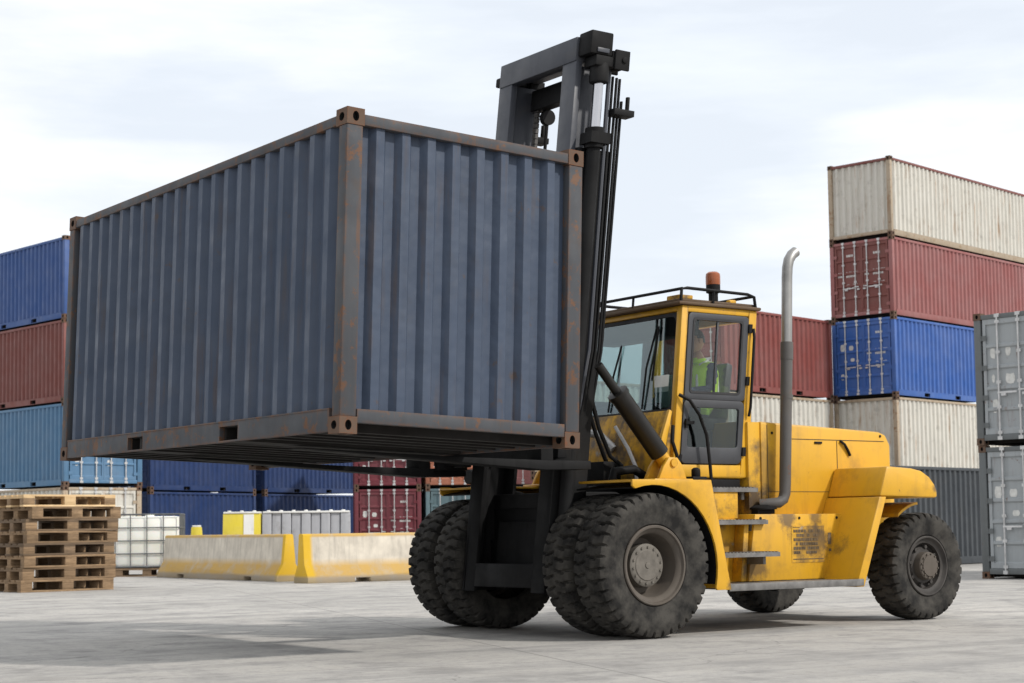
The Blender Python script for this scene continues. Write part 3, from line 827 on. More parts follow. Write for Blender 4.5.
# exhaust
mb = MB()
pa = [(2.26,-.93,1.36),(2.33,-1.0,1.365),(2.44,-1.05,1.375),(2.505,-1.05,1.41),(2.537,-1.05,1.48),(2.545,-1.05,1.6),(2.625,-1.05,3.17)]
mb.tube(pa, [.058,.058,.06,.062,.064,.066,.068], 24); mb.tube([(2.618,-1.05,3.0),(2.626,-1.05,3.20)], [.073,.073], 24); mb.tube([(2.60,-1.05,2.55),(2.602,-1.05,2.60)], .073, 24); part(mb, 'exhaust_shield', M['exhaust_dark'])
mb = MB(); mb.tube([(2.622,-1.05,3.15),(2.655,-1.05,3.95),(2.665,-1.05,4.06),(2.69,-1.05,4.15),(2.74,-1.05,4.215),(2.80,-1.05,4.255)], .061, 24, caps=False)
mb.tube([(2.70,-1.05,4.165),(2.795,-1.05,4.252)], .052, 20, mi=1); part(mb, 'exhaust_pipe', [M['exhaust_steel'], M['hole']])
mb = MB(); mb.lathe([(0,.16),(.02,.16),(.05,.10)], (2.30,-.93,1.3), 'z', 18); mb.box(2.16,2.42,-1.0,-.9,1.25,1.30); part(mb, 'exhaust_mount', M['black'])

# ---- cab (leans back a little with the truck)
KS = .105
def sh(p): return (p.x + KS*(p.z-1.7), p.y, p.z)
CYW = .85
mb = MB(sh)
for y0, y1 in ((-CYW, -CYW+.09), (CYW-.09, CYW)):
    mb.box(1.035, 1.125, y0, y1, 1.66, 3.56); mb.box(2.05, 2.17, y0, y1, 1.66, 3.56)
    mb.box(1.125, 2.05, y0, y1, 1.66, 1.80); mb.box(1.125, 2.05, y0, y1, 3.49, 3.56)
mb.box(2.06, 2.165, -CYW+.09, CYW-.09, 1.66, 2.30); mb.box(2.06, 2.165, -CYW+.09, CYW-.09, 3.45, 3.56)
mb.box(1.045, 1.12, -CYW+.09, CYW-.09, 3.50, 3.56)
mb.box(1.125, 2.05, CYW-.07, CYW-.02, 1.80, 2.25)
part(mb, 'cab_frame', M['yellow'], .012)
mb = MB(sh); mb.box(1.12, 2.06, -.76, .76, 1.66, 1.74); part(mb, 'cab_floor', M['black'])
# front cowl below the windshield
mb = MB(); pts = []
for i, (x, z) in enumerate(((.97,1.62),(1.0,2.0),(1.06,2.25),(1.115,2.40))): pts.append((x, z))
mb.prism(pts + [(1.2,2.40),(1.2,1.62)], 'y', -.80, .80); part(mb, 'front_cowl', M['yellow_cowl'], .02)
mb = MB(); mb.prism([(.78,1.60),(.95,1.60),(.98,2.05),(1.06,2.38),(1.02,2.40),(.90,2.1)], 'y', -.845, -.80); part(mb, 'cowl_side_panel', M['yellow'], .01)
# roof
mb = MB(sh); mb.box(.96, 2.20, -.89, .89, 3.563, 3.60); mb.box(1.02, 2.15, -.82, .82, 3.60, 3.64); part(mb, 'cab_roof', M['roof'], .014)
for s in (1,):
    mb = MB(sh)
    q = [(1.02,-.84,3.60),(1.02,-.84,3.74),(1.10,-.84,3.755),(2.02,-.84,3.745),(2.12,-.84,3.72),(2.15,-.84,3.60)]
    mb.tube(q, .018, 8); mb.tube([(p[0], -p[1], p[2]) for p in q], .018, 8)
    mb.tube([(1.03,-.84,3.745),(1.03,.84,3.745)], .018, 8); mb.tube([(2.10,-.84,3.725),(2.10,.84,3.725)], .018, 8)
    mb.tube([(1.03,.0,3.745),(1.03,.0,3.62)], .015, 8); mb.tube([(1.5,-.84,3.75),(1.5,-.84,3.6)], .014, 8)
    part(mb, 'roof_rail', M['black'])
mb = MB(sh); mb.box(1.1,1.3,-.72,-.5,3.64,3.70); mb.tube([(1.85,-.7,3.66),(2.02,-.62,3.68),(2.05,-.3,3.66)], .03, 8); mb.box(1.4,1.7,.1,.5,3.64,3.71); part(mb, 'roof_fitting', M['yellow_dirty'], .01)
mb = MB(); mb.lathe([(3.66,.055),(3.80,.055),(3.81,.083),(3.90,.083)], (2.11,-.40,0), 'z', 20); part(mb, 'beacon_base', M['black'])
mb = MB(); mb.lathe([(3.90,.083),(3.92,.085),(4.0,.085),(4.03,.08),(4.05,.055),(4.055,.001)], (2.11,-.40,0), 'z', 24); part(mb, 'beacon_lens', M['amber'])
# windshield, with black seal and wipers
mb = MB(sh)
def quadr(y0, y1, z0, z1, r): return rrect(y0, y1, z0, z1, r, 5)
o, i = quadr(-.775,.775,2.38,3.49,.10), quadr(-.735,.735,2.42,3.45,.08)
mb.ringplate(o, i, 'x', 1.058, 1.085); wsf = part(mb, 'windshield_frame', M['gasket'])
mb = MB(sh); mb.prism(quadr(-.745,.745,2.41,3.46,.08), 'x', 1.068, 1.074); part(mb, 'windshield', M['glass_front'])
mb = MB(sh); mb.tube([(1.05,-.25,2.44),(1.035,-.30,2.9),(1.05,-.42,3.34)], .012, 6); mb.tube([(1.045,-.40,2.75),(1.045,-.46,3.36)], .012, 6)
mb.tube([(1.05,.35,2.44),(1.035,.28,2.85),(1.05,.18,3.2)], .012, 6); part(mb, 'wiper', M['black'])
# doors, both sides
for s in (1, -1):
    def dx(p, s=s): q = sh(p); return (q[0], q[1]*s, q[2])
    mb = MB(dx)
    n = 5
    mb.ringplate(rrect(1.135,2.04,2.52,3.485,.05,n), rrect(1.215,1.945,2.60,3.415,.035,n), 'y', -CYW-.012, -CYW+.028)
    mb.ringplate(rrect(1.135,2.04,1.81,2.518,.07,n), rrect(1.215,1.965,1.99,2.43,.035,n), 'y', -CYW-.012, -CYW+.028)
    mb.box(1.565, 1.59, -CYW-.008, -CYW+.02, 2.60, 3.415)
    D = part(mb, 'cab_door', M['door_grey'], .005)
    for nm, a, gm in (('door_window', (1.21,1.95,2.595,3.42), 'glass'), ('lower_door_window', (1.21,1.97,1.985,2.435), 'glass_dark')):
        mb = MB(dx); mb.prism(rrect(*a, .03, 4), 'y', -CYW+.002, -CYW+.008); mb.build(nm, M[gm], D)
    mb = MB(dx); mb.ringplate(rrect(1.20,1.96,2.585,3.43,.04,5), rrect(1.225,1.935,2.61,3.405,.03,5), 'y', -CYW-.018, -CYW-.012); mb.build('window_seal', M['gasket'], D)
    mb = MB(dx); mb.box(1.15, 1.27, -CYW-.05, -CYW-.012, 2.24, 2.275); mb.box(1.16,1.19,-CYW-.035,-CYW-.012,2.2,2.3); mb.build('door_handle', M['black'], D)
    mb = MB(dx)
    for z in (1.95, 2.75, 3.35):
        mb = MB(dx); mb.box(2.035, 2.085, -CYW-.03, -CYW+.0, z-.05, z+.05); mb.build('door_hinge', M['black'], D)
mb = MB(sh); mb.prism(rrect(-.74,.74,2.31,3.44,.05,4), 'x', 2.10, 2.106); part(mb, 'rear_window', M['glass'])
mb = MB(sh); mb.tube([(2.10,-CYW-.03,2.35),(2.10,-CYW-.05,2.45),(2.10,-CYW-.05,3.25),(2.10,-CYW-.03,3.35)], .016, 8); part(mb, 'grab_handle', M['black'])
# inside: seat, dash, wheel, lever, papers
mb = MB(); mb.box(1.88,2.30,-.34,.12,1.74,2.22); mb.box(1.86,2.32,-.36,.14,2.22,2.36); mb.prism([(2.24,2.34),(2.36,2.34),(2.46,3.0),(2.36,3.02)], 'y', -.34, .12); part(mb, 'driver_seat', M['seat'], .03)
mb = MB(); mb.prism([(1.16,1.74),(1.42,1.74),(1.42,2.42),(1.33,2.52),(1.16,2.50)], 'y', -.55, .70); part(mb, 'dashboard', M['black'], .02)
mb = MB(); c = Vector((1.62,-.12,2.62)); ring = []
for k in range(25):
    a = 2*PI*k/24; ring.append(c + Vector((math.sin(a)*.17*.85, math.cos(a)*.19, math.sin(a)*.17*.5)))
mb.tube(ring, .016, 8); mb.tube([c, c+Vector((-.22,0,-.2))], .03, 8); mb.tube([c+Vector((0,.19,0)), c+Vector((0,-.19,0))], .012, 6); part(mb, 'steering_wheel', M['black'])
mb = MB(); mb.box(1.17,1.30,-.66,-.42,2.44,2.80); part(mb, 'papers', M['paper'], .004)
mb = MB(sh); mb.box(1.15, 1.40, -.74, .74, 3.25, 3.47); part(mb, 'sun_visor', M['black'], .01)
# hoses on the near side and loose pipework in front of the cowl
mb = MB(); mb.tube([(1.13,-.88,2.56),(1.24,-.93,2.50),(1.36,-.95,2.34),(1.45,-.96,2.12),(1.49,-.96,1.80),(1.49,-.98,1.58)], .02, 8); part(mb, 'hydraulic_hose', M['black'])
mb = MB(); mb.tube([(1.04,-.87,2.22),(1.0,-.90,2.05),(1.06,-.92,1.85),(1.12,-.93,1.62)], .02, 8); mb.tube([(.98,-.90,1.62),(1.06,-.92,1.75),(1.12,-.90,1.9)], .018, 8); part(mb, 'hydraulic_hose', M['black'])
mb = MB(); mb.box(1.16,1.36,-1.05,-.9,1.60,1.66); mb.lathe([(1.66,.05),(1.74,.05),(1.76,.02)], (1.26,-.98,0), 'z', 12); part(mb, 'valve_block', M['black'], .006)
mb = MB(); mb.tube([(.35,.45,1.60),(.45,.40,1.78),(.58,.34,1.86),(.78,.20,1.66),(.86,.15,1.58)], .045, 10); mb.tube([(.55,.62,2.12),(.75,.50,2.22),(.95,.30,2.18),(1.0,.1,2.0)], .05, 10)
mb.tube([(.90,-.05,2.25),(.94,-.22,2.0),(.90,-.40,1.78),(.86,-.46,1.60)], .022, 8); part(mb, 'hydraulic_pipe', M['bar'])
mb = MB(); mb.box(.45,.92,-.75,.75,1.50,1.62); mb.box(.6,.85,-.2,.5,1.62,1.85); mb.tube([(.4,-.6,1.62),(.42,-.6,1.72),(.7,-.6,1.75),(.9,-.62,1.64)], .05, 10); part(mb, 'valve_housing', M['black'], .01)
mb = MB(); mb.tube([(.30,-.30,2.75),(.45,-.32,2.2),(.62,-.3,1.9),(.8,-.28,1.8)], .024, 8); mb.tube([(.30,-.18,2.75),(.5,-.2,2.15),(.72,-.1,1.85)], .024, 8); mb.tube([(.30,.35,2.75),(.4,.35,2.25),(.66,.3,1.88)], .03, 8); part(mb, 'hydraulic_hose', M['black'])
# far-side work lamp
mb = MB(); mb.lathe([(-.06,.02),(-.06,.085),(.04,.085),(.08,.05)], (-.16,1.25,1.72), 'x', 18); mb.box(-.17,-.13,1.22,1.28,1.60,1.66); part(mb, 'work_lamp', M['black'])

# ---- mast (leans back)
def mt(p): return (p.x + .117*(p.z-.47), p.y, p.z)
def chan(mb, y0, y1, x0, x1, z0, z1, web):
    """channel section: web on the outer side, two flanges"""
    t = .045
    wy0, wy1 = (y0, y0+t) if web < 0 else (y1-t, y1)
    mb.box(x0, x1, wy0, wy1, z0, z1); fy0, fy1 = (y0+t, y1) if web < 0 else (y0, y1-t)
    mb.box(x0, x0+t, fy0, fy1, z0, z1); mb.box(x1-t, x1, fy0, fy1, z0, z1)
for s in (-1, 1):
    mb = MB(mt); chan(mb, *( (-.75,-.52) if s < 0 else (.52,.75)), -.66, -.20, .45, 5.18, s); part(mb, 'outer_mast_rail', M['mast_dark'], .006)
    mb = MB(mt); y0, y1 = (-.67,-.515) if s < 0 else (.515,.67)
    mb.box(-.755, -.672, y0-.045, y1+.045, 1.95, 6.135); mb.box(-.668, -.30, y0+.11*(s<0)-.0, y1-.11*(s>0), 2.05, 6.135); part(mb, 'inner_mast_rail', M['mast'], .01)
    yc = -.84 if s < 0 else .70
    mb = MB(mt); mb.tube([(-.53,yc,.8),(-.53,yc,5.18)], .075, 20); mb.tube([(-.53,yc,5.16),(-.53,yc,5.38)], .105, 20); mb.box(-.66,-.40,yc-.12,yc+.08,5.20,5.32); part(mb, 'hoist_cylinder', M['mast_dark'])
    mb = MB(mt); mb.tube([(-.53,yc,5.36),(-.53,yc,6.05)], .055, 20); part(mb, 'hoist_rod', M['chrome'])
    mb = MB(mt); mb.tube([(-.53,yc,5.88),(-.53,yc,6.10)], .105, 20); mb.box(-.66,-.38,yc-.10,yc+.12,6.05,6.17)
    mb.box(-.74,-.44,yc-.10,yc+.13,6.17,6.43 if s < 0 else 6.28); part(mb, 'cylinder_crosshead', M['mast_dark'], .02)
    mb = MB(mt); mb.box(-.66,-.50,yc-.118,yc-.105,6.19,6.24); part(mb, 'crosshead_plate', M['mast'], .006)
    mb = MB(mt); mb.tube([(-.31,yc-.10,6.14),(-.31,yc+.06,6.14)], .10, 24); mb.box(-.42,-.22,yc-.13,yc-.10,6.03,6.25); mb.box(-.42,-.22,yc+.06,yc+.09,6.03,6.25); mb.box(-.44,-.36,yc-.10,yc+.06,6.15,6.24); mb.tube([(-.30,yc-.15,6.14),(-.30,yc-.13,6.14)], .035, 12); part(mb, 'chain_sheave', M['mast_dark'], .02)
    hx = [(-.37,6.05,-.36,.018),(-.30,6.0,-.30,.010),(-.23,6.0,-.24,.010),(-.17,6.0,-.18,.010),(-.11,5.76,-.13,.011)]
    for k, (x, z, xb, rr) in enumerate(hx):
        mb = MB(mt); y = yc+.03+.02*k
        mb.tube([(x,y,z),(x*.6+xb*.4,y,4.4),(xb,y,3.0),(xb-.05,y+.03,2.4),(xb-.12,y+.05,1.9)], rr+.006, 8); part(mb, 'lift_hose' if k else 'lift_chain', M['black'] if k else M['mast'])
    mb = MB(mt); mb.box(-.32,-.04,yc-.05,yc+.10,5.56,5.63); mb.tube([(-.07,yc+.05,5.6),(-.07,yc+.05,5.80)], .025, 8); part(mb, 'hose_clamp', M['black'], .006)
    # leaf chain inside the mast
    mb = MB(mt); z = 2.0
    while z < 5.9:
        mb.box(-.42,-.38, s*.43-.03, s*.43+.03, z, z+.052); z += .062
    part(mb, 'leaf_chain', M['exhaust_dark'])
    mb = MB(mt); mb.tube([(-.30,s*.36,2.0),(-.30,s*.36,5.75)], .02, 8); mb.tube([(-.30,s*.36-.03,5.78),(-.30,s*.36+.03,5.78)], .09, 18); part(mb, 'hose_reel_line', M['black'])
mb = MB(mt); mb.box(-.765, -.62, -.71, .71, 6.13, 6.40); mb.box(-.62, -.30, -.70, .70, 6.22, 6.32); part(mb, 'mast_top_beam', M['mast'], .012)
mb = MB(mt); mb.box(-.45, -.30, -.50, .50, 5.86, 6.10); part(mb, 'mast_cross_beam', M['mast_dark'], .01)
mb = MB(mt); mb.box(-.66, -.56, -.53, .53, .50, .75); mb.box(-.40, -.30, -.52, .52, .52, 1.20); mb.box(-.40, -.2, -.52, .52, 1.34, 1.5); part(mb, 'mast_foot_plate', M['mast_dark'], .01)
# carriage plate, side shields and forks
mb = MB(mt); mb.box(-.92, -.80, -1.15, 1.15, 1.83, 2.03); mb.box(-.92, -.80, -1.15, 1.15, 2.5, 2.72)
for s in (-1, 1): mb.box(-.90, -.78, s*.68-.09, s*.68+.09, 1.8, 3.0)
part(mb, 'fork_carriage', M['mast_dark'], .01)
mb = MB(); 
for y in (-.98, .92): mb.box(-.86, -.45, y, y+.06, 1.78, 4.3)
part(mb, 'carriage_shield', M['mast_dark'], .01)
for s in (-1, 1):
    y0, y1 = (-1.26, -1.0) if s < 0 else (1.0, 1.26)
    mb = MB(); zt = lambda x: 1.818 - .0344*(x+1.95) + .002
    mb.prism([(-.42,1.715),(-1.0,1.705),(-3.3,1.845),(-3.75,1.87),(-3.75,zt(-3.75)-.004),(-3.2,zt(-3.2)-.004),(-1.96,zt(-1.96)-.004),(-1.0,1.80),(-.42,1.80)], 'y', y0, y1)
    mb.box(-1.05, -.90, y0, y1, 1.80, 2.75); part(mb, 'fork', M['mast_dark'], .01)

# ------------------------------------------------------------------ the driver
def skin(name, joints, edges, mat, parent, sub=2):
    me = bpy.data.meshes.new(name); me.from_pydata([j[0] for j in joints], edges, [])
    o = bpy.data.objects.new(name, me); COL.objects.link(o)
    md = o.modifiers.new('s', 'SKIN'); sv = me.skin_vertices[0].data
    for k, j in enumerate(joints):
        r = j[1]; sv[k].radius = (r, r) if not isinstance(r, tuple) else r; sv[k].use_root = (k == 0)
    md.use_smooth_shade = True
    s2 = o.modifiers.new('u', 'SUBSURF'); s2.levels = sub; s2.render_levels = sub
    dg = bpy.context.evaluated_depsgraph_get(); dg.update()
    me2 = bpy.data.meshes.new_from_object(o.evaluated_get(dg)); o.modifiers.clear(); o.data = me2
    for p in me2.polygons: p.use_smooth = True
    me2.materials.clear(); me2.materials.append(mat)
    if parent: o.parent = parent
    return o
PX, PY, PZ = 2.12, -.14, 2.40        # hips on the seat
J = [((0,0,.06),(.165,.20)), ((.0,0,.26),(.155,.195)), ((-.01,0,.45),(.155,.21)), ((-.02,0,.555),(.10,.15)), ((-.03,0,.62),.055), ((-.045,0,.69),.06),
     ((-.02,-.20,.50),.062), ((-.10,-.25,.26),.048), ((-.34,-.16,.24),.036),
     ((-.02,.20,.50),.062), ((-.10,.25,.26),.048), ((-.34,.16,.24),.036),
     ((-.05,-.10,.03),.09), ((-.42,-.13,.06),.07), ((-.50,-.13,-.36),.05), ((-.62,-.13,-.42),.04),
     ((-.05,.10,.03),.09), ((-.42,.13,.06),.07), ((-.50,.13,-.36),.05), ((-.62,.13,-.42),.04)]
Ed = [(0,1),(1,2),(2,3),(3,4),(4,5),(2,6),(6,7),(7,8),(2,9),(9,10),(10,11),(0,12),(12,13),(13,14),(14,15),(0,16),(16,17),(17,18),(18,19)]
P = skin('person', J, Ed, M['shirt'], None); P.location = (PX, PY, PZ); P.scale = (1.1,)*3
tag(P, 'seated driver in a yellow-green vest holding the wheel inside the cab', 'person')
# head: profile-shaped ellipsoid with nose, ears
bm = bmesh.new(); bmesh.ops.create_uvsphere(bm, u_segments=28, v_segments=20, radius=1)
for v in bm.verts:
    x, y, z = v.co; nx = x*.100; ny = y*.076; nz = z*.125
    if z < -.2: ny *= 1 + .28*(z+.2); nx = nx*(1+.15*(z+.2)) - .012*(-z-.2)
    if x < -.55 and abs(y) < .35:
        if -.35 < z < .12: nx -= .024*(1-abs(y)/.35)*(1-abs(z+.16)/.30 if abs(z+.16) < .3 else 0)
        if abs(z-.17) < .1: nx += .008
        if abs(z+.48) < .08: nx -= .005
    v.co = (nx, ny, nz)
for f in bm.faces: f.smooth = True
me = bpy.data.meshes.new('head'); bm.to_mesh(me); bm.free(); me.materials.append(M['skin']); hd = link('head', me, P, (-.055, 0, .79))
for s in (-1, 1):
    mb = MB(); mb.lathe([(-.008,.001),(-.006,.024),(.004,.030),(.010,.014)], (.0, s*.077, 0), 'y', 12); mb.build('ear', M['skin'], hd)
    mb = MB(); mb.lathe([(-.098,.001),(-.096,.007),(-.088,.011)], (0, s*.030, .022), 'x', 10); mb.build('eye', M['hair'], hd)
mb = MB(); mb.box(-.098,-.090,-.022,.022,-.066,-.060); mb.build('mouth', plain('lips', (.25,.10,.08), .5, 0, .05, 5, 0), hd)
bm = bmesh.new(); bmesh.ops.create_uvsphere(bm, u_segments=28, v_segments=20, radius=1)
bmesh.ops.delete(bm, geom=[v for v in bm.verts if v.co.z < -.25 or (v.co.x < -.45 and v.co.z < .42) or (v.co.x < .1 and v.co.z < .15)], context='VERTS')
for v in bm.verts: v.co = (v.co.x*.108+.003, v.co.y*.083, v.co.z*.133+.002)
for f in bm.faces: f.smooth = True
me = bpy.data.meshes.new('hair'); bm.to_mesh(me); bm.free(); me.materials.append(M['hair']); link('hair', me, hd)
# dressed in a vest: faces of the trunk; bare neck
me = P.data; me.materials.append(M['vest']); me.materials.append(M['skin'])
for p in me.polygons:
    c = p.center
    if c.z > .605: p.material_index = 2
    elif .0 < c.z and abs(c.y) < .20 and c.x > -.16: p.material_index = 1
mb = MB()
for y in (-.11, .11): mb.tube([(-.150,y,.14),(-.150,y,.40),(-.10,y,.53),(.0,y,.575),(.10,y,.53),(.14,y,.40),(.145,y,.14)], .014, 8)
q = [(.152*math.cos(2*PI*k/24), .198*math.sin(2*PI*k/24), .20) for k in range(25)]
mb.tube(q, .02, 8); mb.build('reflective_band', M['stripe'], P)
# hands on the wheel: palm, four curled fingers and a thumb each
for s in (-1, 1):
    e = MB(); w0 = Vector((-.36, s*.16, .24))
    e.tube([w0, w0+Vector((-.05,0,.01)), w0+Vector((-.09,0,.012))], [.030,.040,.036], 10)
    for k in range(4):
        yk = s*(-.027+.018*k); L_ = (.9,1.,.96,.8)[k]
        b0 = w0 + Vector((-.085, yk, .018))
        e.tube([b0, b0+Vector((-.035*L_,0,.0)), b0+Vector((-.052*L_,0,-.026)), b0+Vector((-.035*L_,0,-.045))], [.0095,.009,.0085,.007], 8)
    b0 = w0 + Vector((-.05, -s*.036, .0)); e.tube([b0, b0+Vector((-.025,-s*.018,-.012)), b0+Vector((-.05,-s*.012,-.03))], [.012,.0105,.008], 8)
    e.build('hand', M['skin'], P)

# ------------------------------------------------------------------ pallets
PS = 1.66
def pallet_parts():
    d = {}; L, Wd = 1.2*PS, .8*PS; t = .022*PS; bh = .078*PS
    mb = MB(); z = t + bh
    for x in (-L/2, -.0725*PS, L/2-.145*PS): mb.box(x, x+.145*PS, -Wd/2, Wd/2, z, z+t)
    z2 = z + t
    for y, w in ((-.4,.145),(-.222,.10),(-.0725,.145),(.122,.10),(.255,.145)): mb.box(-L/2, L/2, y*PS, (y+w)*PS, z2, z2+t)
    d['deck'] = mb.mesh('top_deck', .003)
    mb = MB()
    for y, w in ((-.4,.10),(-.0725,.145),(.30,.10)): mb.box(-L/2, L/2, y*PS, (y+w)*PS, 0, t)
    d['skid'] = mb.mesh('bottom_boards', .003)
    mb = MB(); mb.box(-.0725*PS, .0725*PS, -.05*PS, .05*PS, 0, bh); d['block'] = mb.mesh('block', .004)
    d['spots'] = [(x*PS, y*PS, t) for x in (-.5275, 0, .5275) for y in (-.35, 0, .35)]
    return d
PD = pallet_parts(); PH = (.022*3+.078)*PS
pl_labels = ['brown pallet resting on the ground, bottom of the tall stack', 'brown pallet second from the ground in the stack', 'brown pallet third from the ground in the stack',
             'dark brown pallet in the middle of the stack, fourth from the ground', 'brown pallet fifth from the ground, above the dark one', 'dark pallet third from the top of the stack',
             'brown pallet directly beneath the pale top pallet', 'pale fresh wood pallet on top of the stack']
pd = Vector((.9925, .122, 0)); pn = Vector((-.122, .9925, 0)); pc = Vector((.44, 17.8, 0)) + pd*1.10 + pn*.64; prz = math.atan2(pd.y, pd.x)
for i, lb in enumerate(pl_labels):
    off = .012*i + random.uniform(-.05, .05) + (.07 if i >= 4 else 0)
    mt_ = M['wood_new'] if i == 7 else (M['wood_dark'] if i in (3, 5) else M['wood'])
    if i == 7: off -= .10
    z = i*(PH+.001)
    t = thing('pallet', lb, 'pallet', (pc.x + pd.x*off, pc.y + pd.y*off, z), prz + random.uniform(-.05, .05), 'pallets in the tall stack')
    link('top_deck', PD['deck'], t, mat=mt_); link('bottom_boards', PD['skid'], t, mat=mt_)
    for k, sp in enumerate(PD['spots']):
        link('block', PD['block'], t, sp, mat=M['wood'] if (i*3+k) % 4 else mt_)

# ------------------------------------------------------------------ white liquid tank in its cage
m, nt, b = nodes('milky_plastic'); v = coords(nt)
c = mix(nt, ramp(nt, noise(nt, v, 1.5, 5), .35, .7), (.80,.80,.76), (.70,.69,.60)); nt.links.new(c, b.inputs['Base Color'])
b.inputs['Roughness'].default_value = .4; b.inputs['Subsurface Weight'].default_value = .1
M['plastic_white'] = m
IS = 1.42
ib = thing('liquid_tank', 'white plastic liquid tank in a grey wire cage beside the pallets', 'tank', (7.55, 27.7, 0), math.radians(-30))
mb = MB(); mb.box(-.575*IS,.575*IS,-.475*IS,.475*IS,.17*IS,1.11*IS); o = mb.build('bottle', M['plastic_white'], ib, .10)
mb = MB(); mb.lathe([(1.095*IS,.12),(1.14*IS,.12),(1.14*IS,.001)], (0,0,0), 'z', 20); mb.build('lid', M['plastic_white'], ib, .01)
mb = MB(); hx, hy = .60*IS, .50*IS
for z in (.18,.42,.66,.90,1.15):
    q = [(-hx,-hy,z*IS),(hx,-hy,z*IS),(hx,hy,z*IS),(-hx,hy,z*IS),(-hx,-hy,z*IS)]
    for a, b_ in zip(q[:-1], q[1:]): mb.tube([a, b_], .017 if z > .2 else .026, 6)
for k in range(5):
    x = -hx + 2*hx*k/4
    for y in (-hy, hy): mb.tube([(x,y,.15*IS),(x,y,1.15*IS)], .015, 6)
for k in range(1, 5):
    y = -hy + 2*hy*k/5
    for x in (-hx, hx): mb.tube([(x,y,.15*IS),(x,y,1.15*IS)], .015, 6)
mb.build('cage', plain('cage_steel', (.12,.125,.13), .5, .2), ib)
mb = MB(); mb.box(-hx,hx,-hy,hy,.12*IS,.155*IS)
for x in (-.52,0,.52):
    for y in (-.42,0,.42): mb.box((x-.08)*IS,(x+.08)*IS,(y-.07)*IS,(y+.07)*IS,.022*IS,.12*IS)
for y in (-.42,0,.42): mb.box(-hx,hx,(y-.07)*IS,(y+.07)*IS,0,.022*IS)
mb.build('pallet_base', M['wood_dark'], ib)

# ------------------------------------------------------------------ concrete barriers
def barrier(label, L, loc, rot, ends, name='concrete_barrier'):
    """profile across local x, length along local y"""
    h = 1.07
    prof = [(-.33,0),(.33,0),(.33,.10),(.16,.40),(.10,h-.03),(.07,h),(-.07,h),(-.10,h-.03),(-.16,.40),(-.33,.10)]
    mb = MB(); n = max(2, int(L/.5))
    mb.prism(prof, 'y', 0, L)
    me = mb.mesh(name, .012)
    # drainage notches are cut through the foot
    me.materials.append(barrier_mat('barrier_paint', 'Y', L, ends))
    o = link(name, me, None, loc, rot)
    tag(o, label, 'barrier', 'concrete barriers in front of the tanks')
    cut = MB()
    for y in (L*.22, L*.78): cut.box(-.6, .6, y-.2, y+.2, -.2, .10)
    cm = cut.mesh('cut'); co = bpy.data.objects.new('cut', cm); COL.objects.link(co); co.location = loc; co.rotation_euler = (0,0,rot)
    md = o.modifiers.new('b', 'BOOLEAN'); md.object = co; md.operation = 'DIFFERENCE'; md.solver = 'EXACT'
    dg = bpy.context.evaluated_depsgraph_get(); dg.update()
    m2 = bpy.data.meshes.new_from_object(o.evaluated_get(dg)); o.modifiers.clear(); o.data = m2
    bpy.data.objects.remove(co); bpy.data.meshes.remove(cm)
    return o
barrier('long concrete barrier with worn yellow foot, left of the pair', 6.75, (7.27, 19.40, 0), math.radians(-1), [(.14, .09)])
barrier('concrete barrier with yellow end reaching behind the front tyre', 6.2, (6.76, 17.95, 0), math.radians(-90-1), [(.24, .16)])

# yellow and grey plastic barriers behind
ry = math.radians(-33)
M['plastic_yellow'] = paint('yellow_plastic', (.62,.50,.03), rust=.05, dirt=.35, rough=.45)
M['plastic_grey'] = paint('grey_plastic', (.33,.335,.355), rust=.5, dirt=.8, rough=.55, streak=.6)
M['plastic_pale'] = paint('pale_plastic', (.70,.70,.68), rust=.25, dirt=.5, rough=.55)
def plastic_barrier(label, L, loc, mat, capmat, ribs, stripe=None, h=1.60):
    t = thing('plastic_barrier', label, 'barrier', loc, ry)
    mb = MB(); n = ribs
    for i in range(n):
        x0 = -L/2 + L*i/n; x1 = x0 + L/n; k = .03 if i % 2 else 0
        mb.add([(x0,-.34+k,0),(x1,-.34+k,0),(x1,.34-k,0),(x0,.34-k,0),(x0+.01,-.20+k,h),(x1-.01,-.20+k,h),(x1-.01,.20-k,h),(x0+.01,.20-k,h)],
               [(0,3,2,1),(4,5,6,7),(0,1,5,4),(1,2,6,5),(2,3,7,6),(3,0,4,7)])
    mb.build('body', mat, t, .012)
    mb = MB(); mb.box(-L/2+.02, L/2-.02, -.22, .22, h, h+.05); x = -L/2+.15
    while x < L/2-.15: mb.lathe([(h+.05,.05),(h+.08,.05),(h+.08,.001)], (x,0,0), 'z', 10); x += .32
    mb.build('top_lip', capmat, t, .012)
    if stripe:
        mb = MB(); x = stripe
        mb.add([(x-.13,-.345,.1),(x+.13,-.345,.1),(x+.13,-.335,.1),(x-.13,-.335,.1),(x-.13,-.216,1.58),(x+.13,-.216,1.58),(x+.13,-.20,1.58),(x-.13,-.20,1.58)],
               [(0,3,2,1),(4,5,6,7),(0,1,5,4),(1,2,6,5),(2,3,7,6),(3,0,4,7)]); mb.build('white_panel', M['plastic_pale'], t)
    return t
plastic_barrier('grey ribbed plastic barrier with a pale top behind the concrete barriers', 2.25, (10.2, 23.9, 0), M['plastic_grey'], M['plastic_pale'], 9)
plastic_barrier('yellow plastic barrier with a white panel beside the grey ribbed one', .98, (10.2-1.64*.839, 23.9+1.64*.545, 0), M['plastic_yellow'], M['plastic_pale'], 1, .18)
pb = thing('bollard', 'small yellow bollard between the white tank and the yellow barrier', 'bollard', (9.05, 28.0, 0), ry)
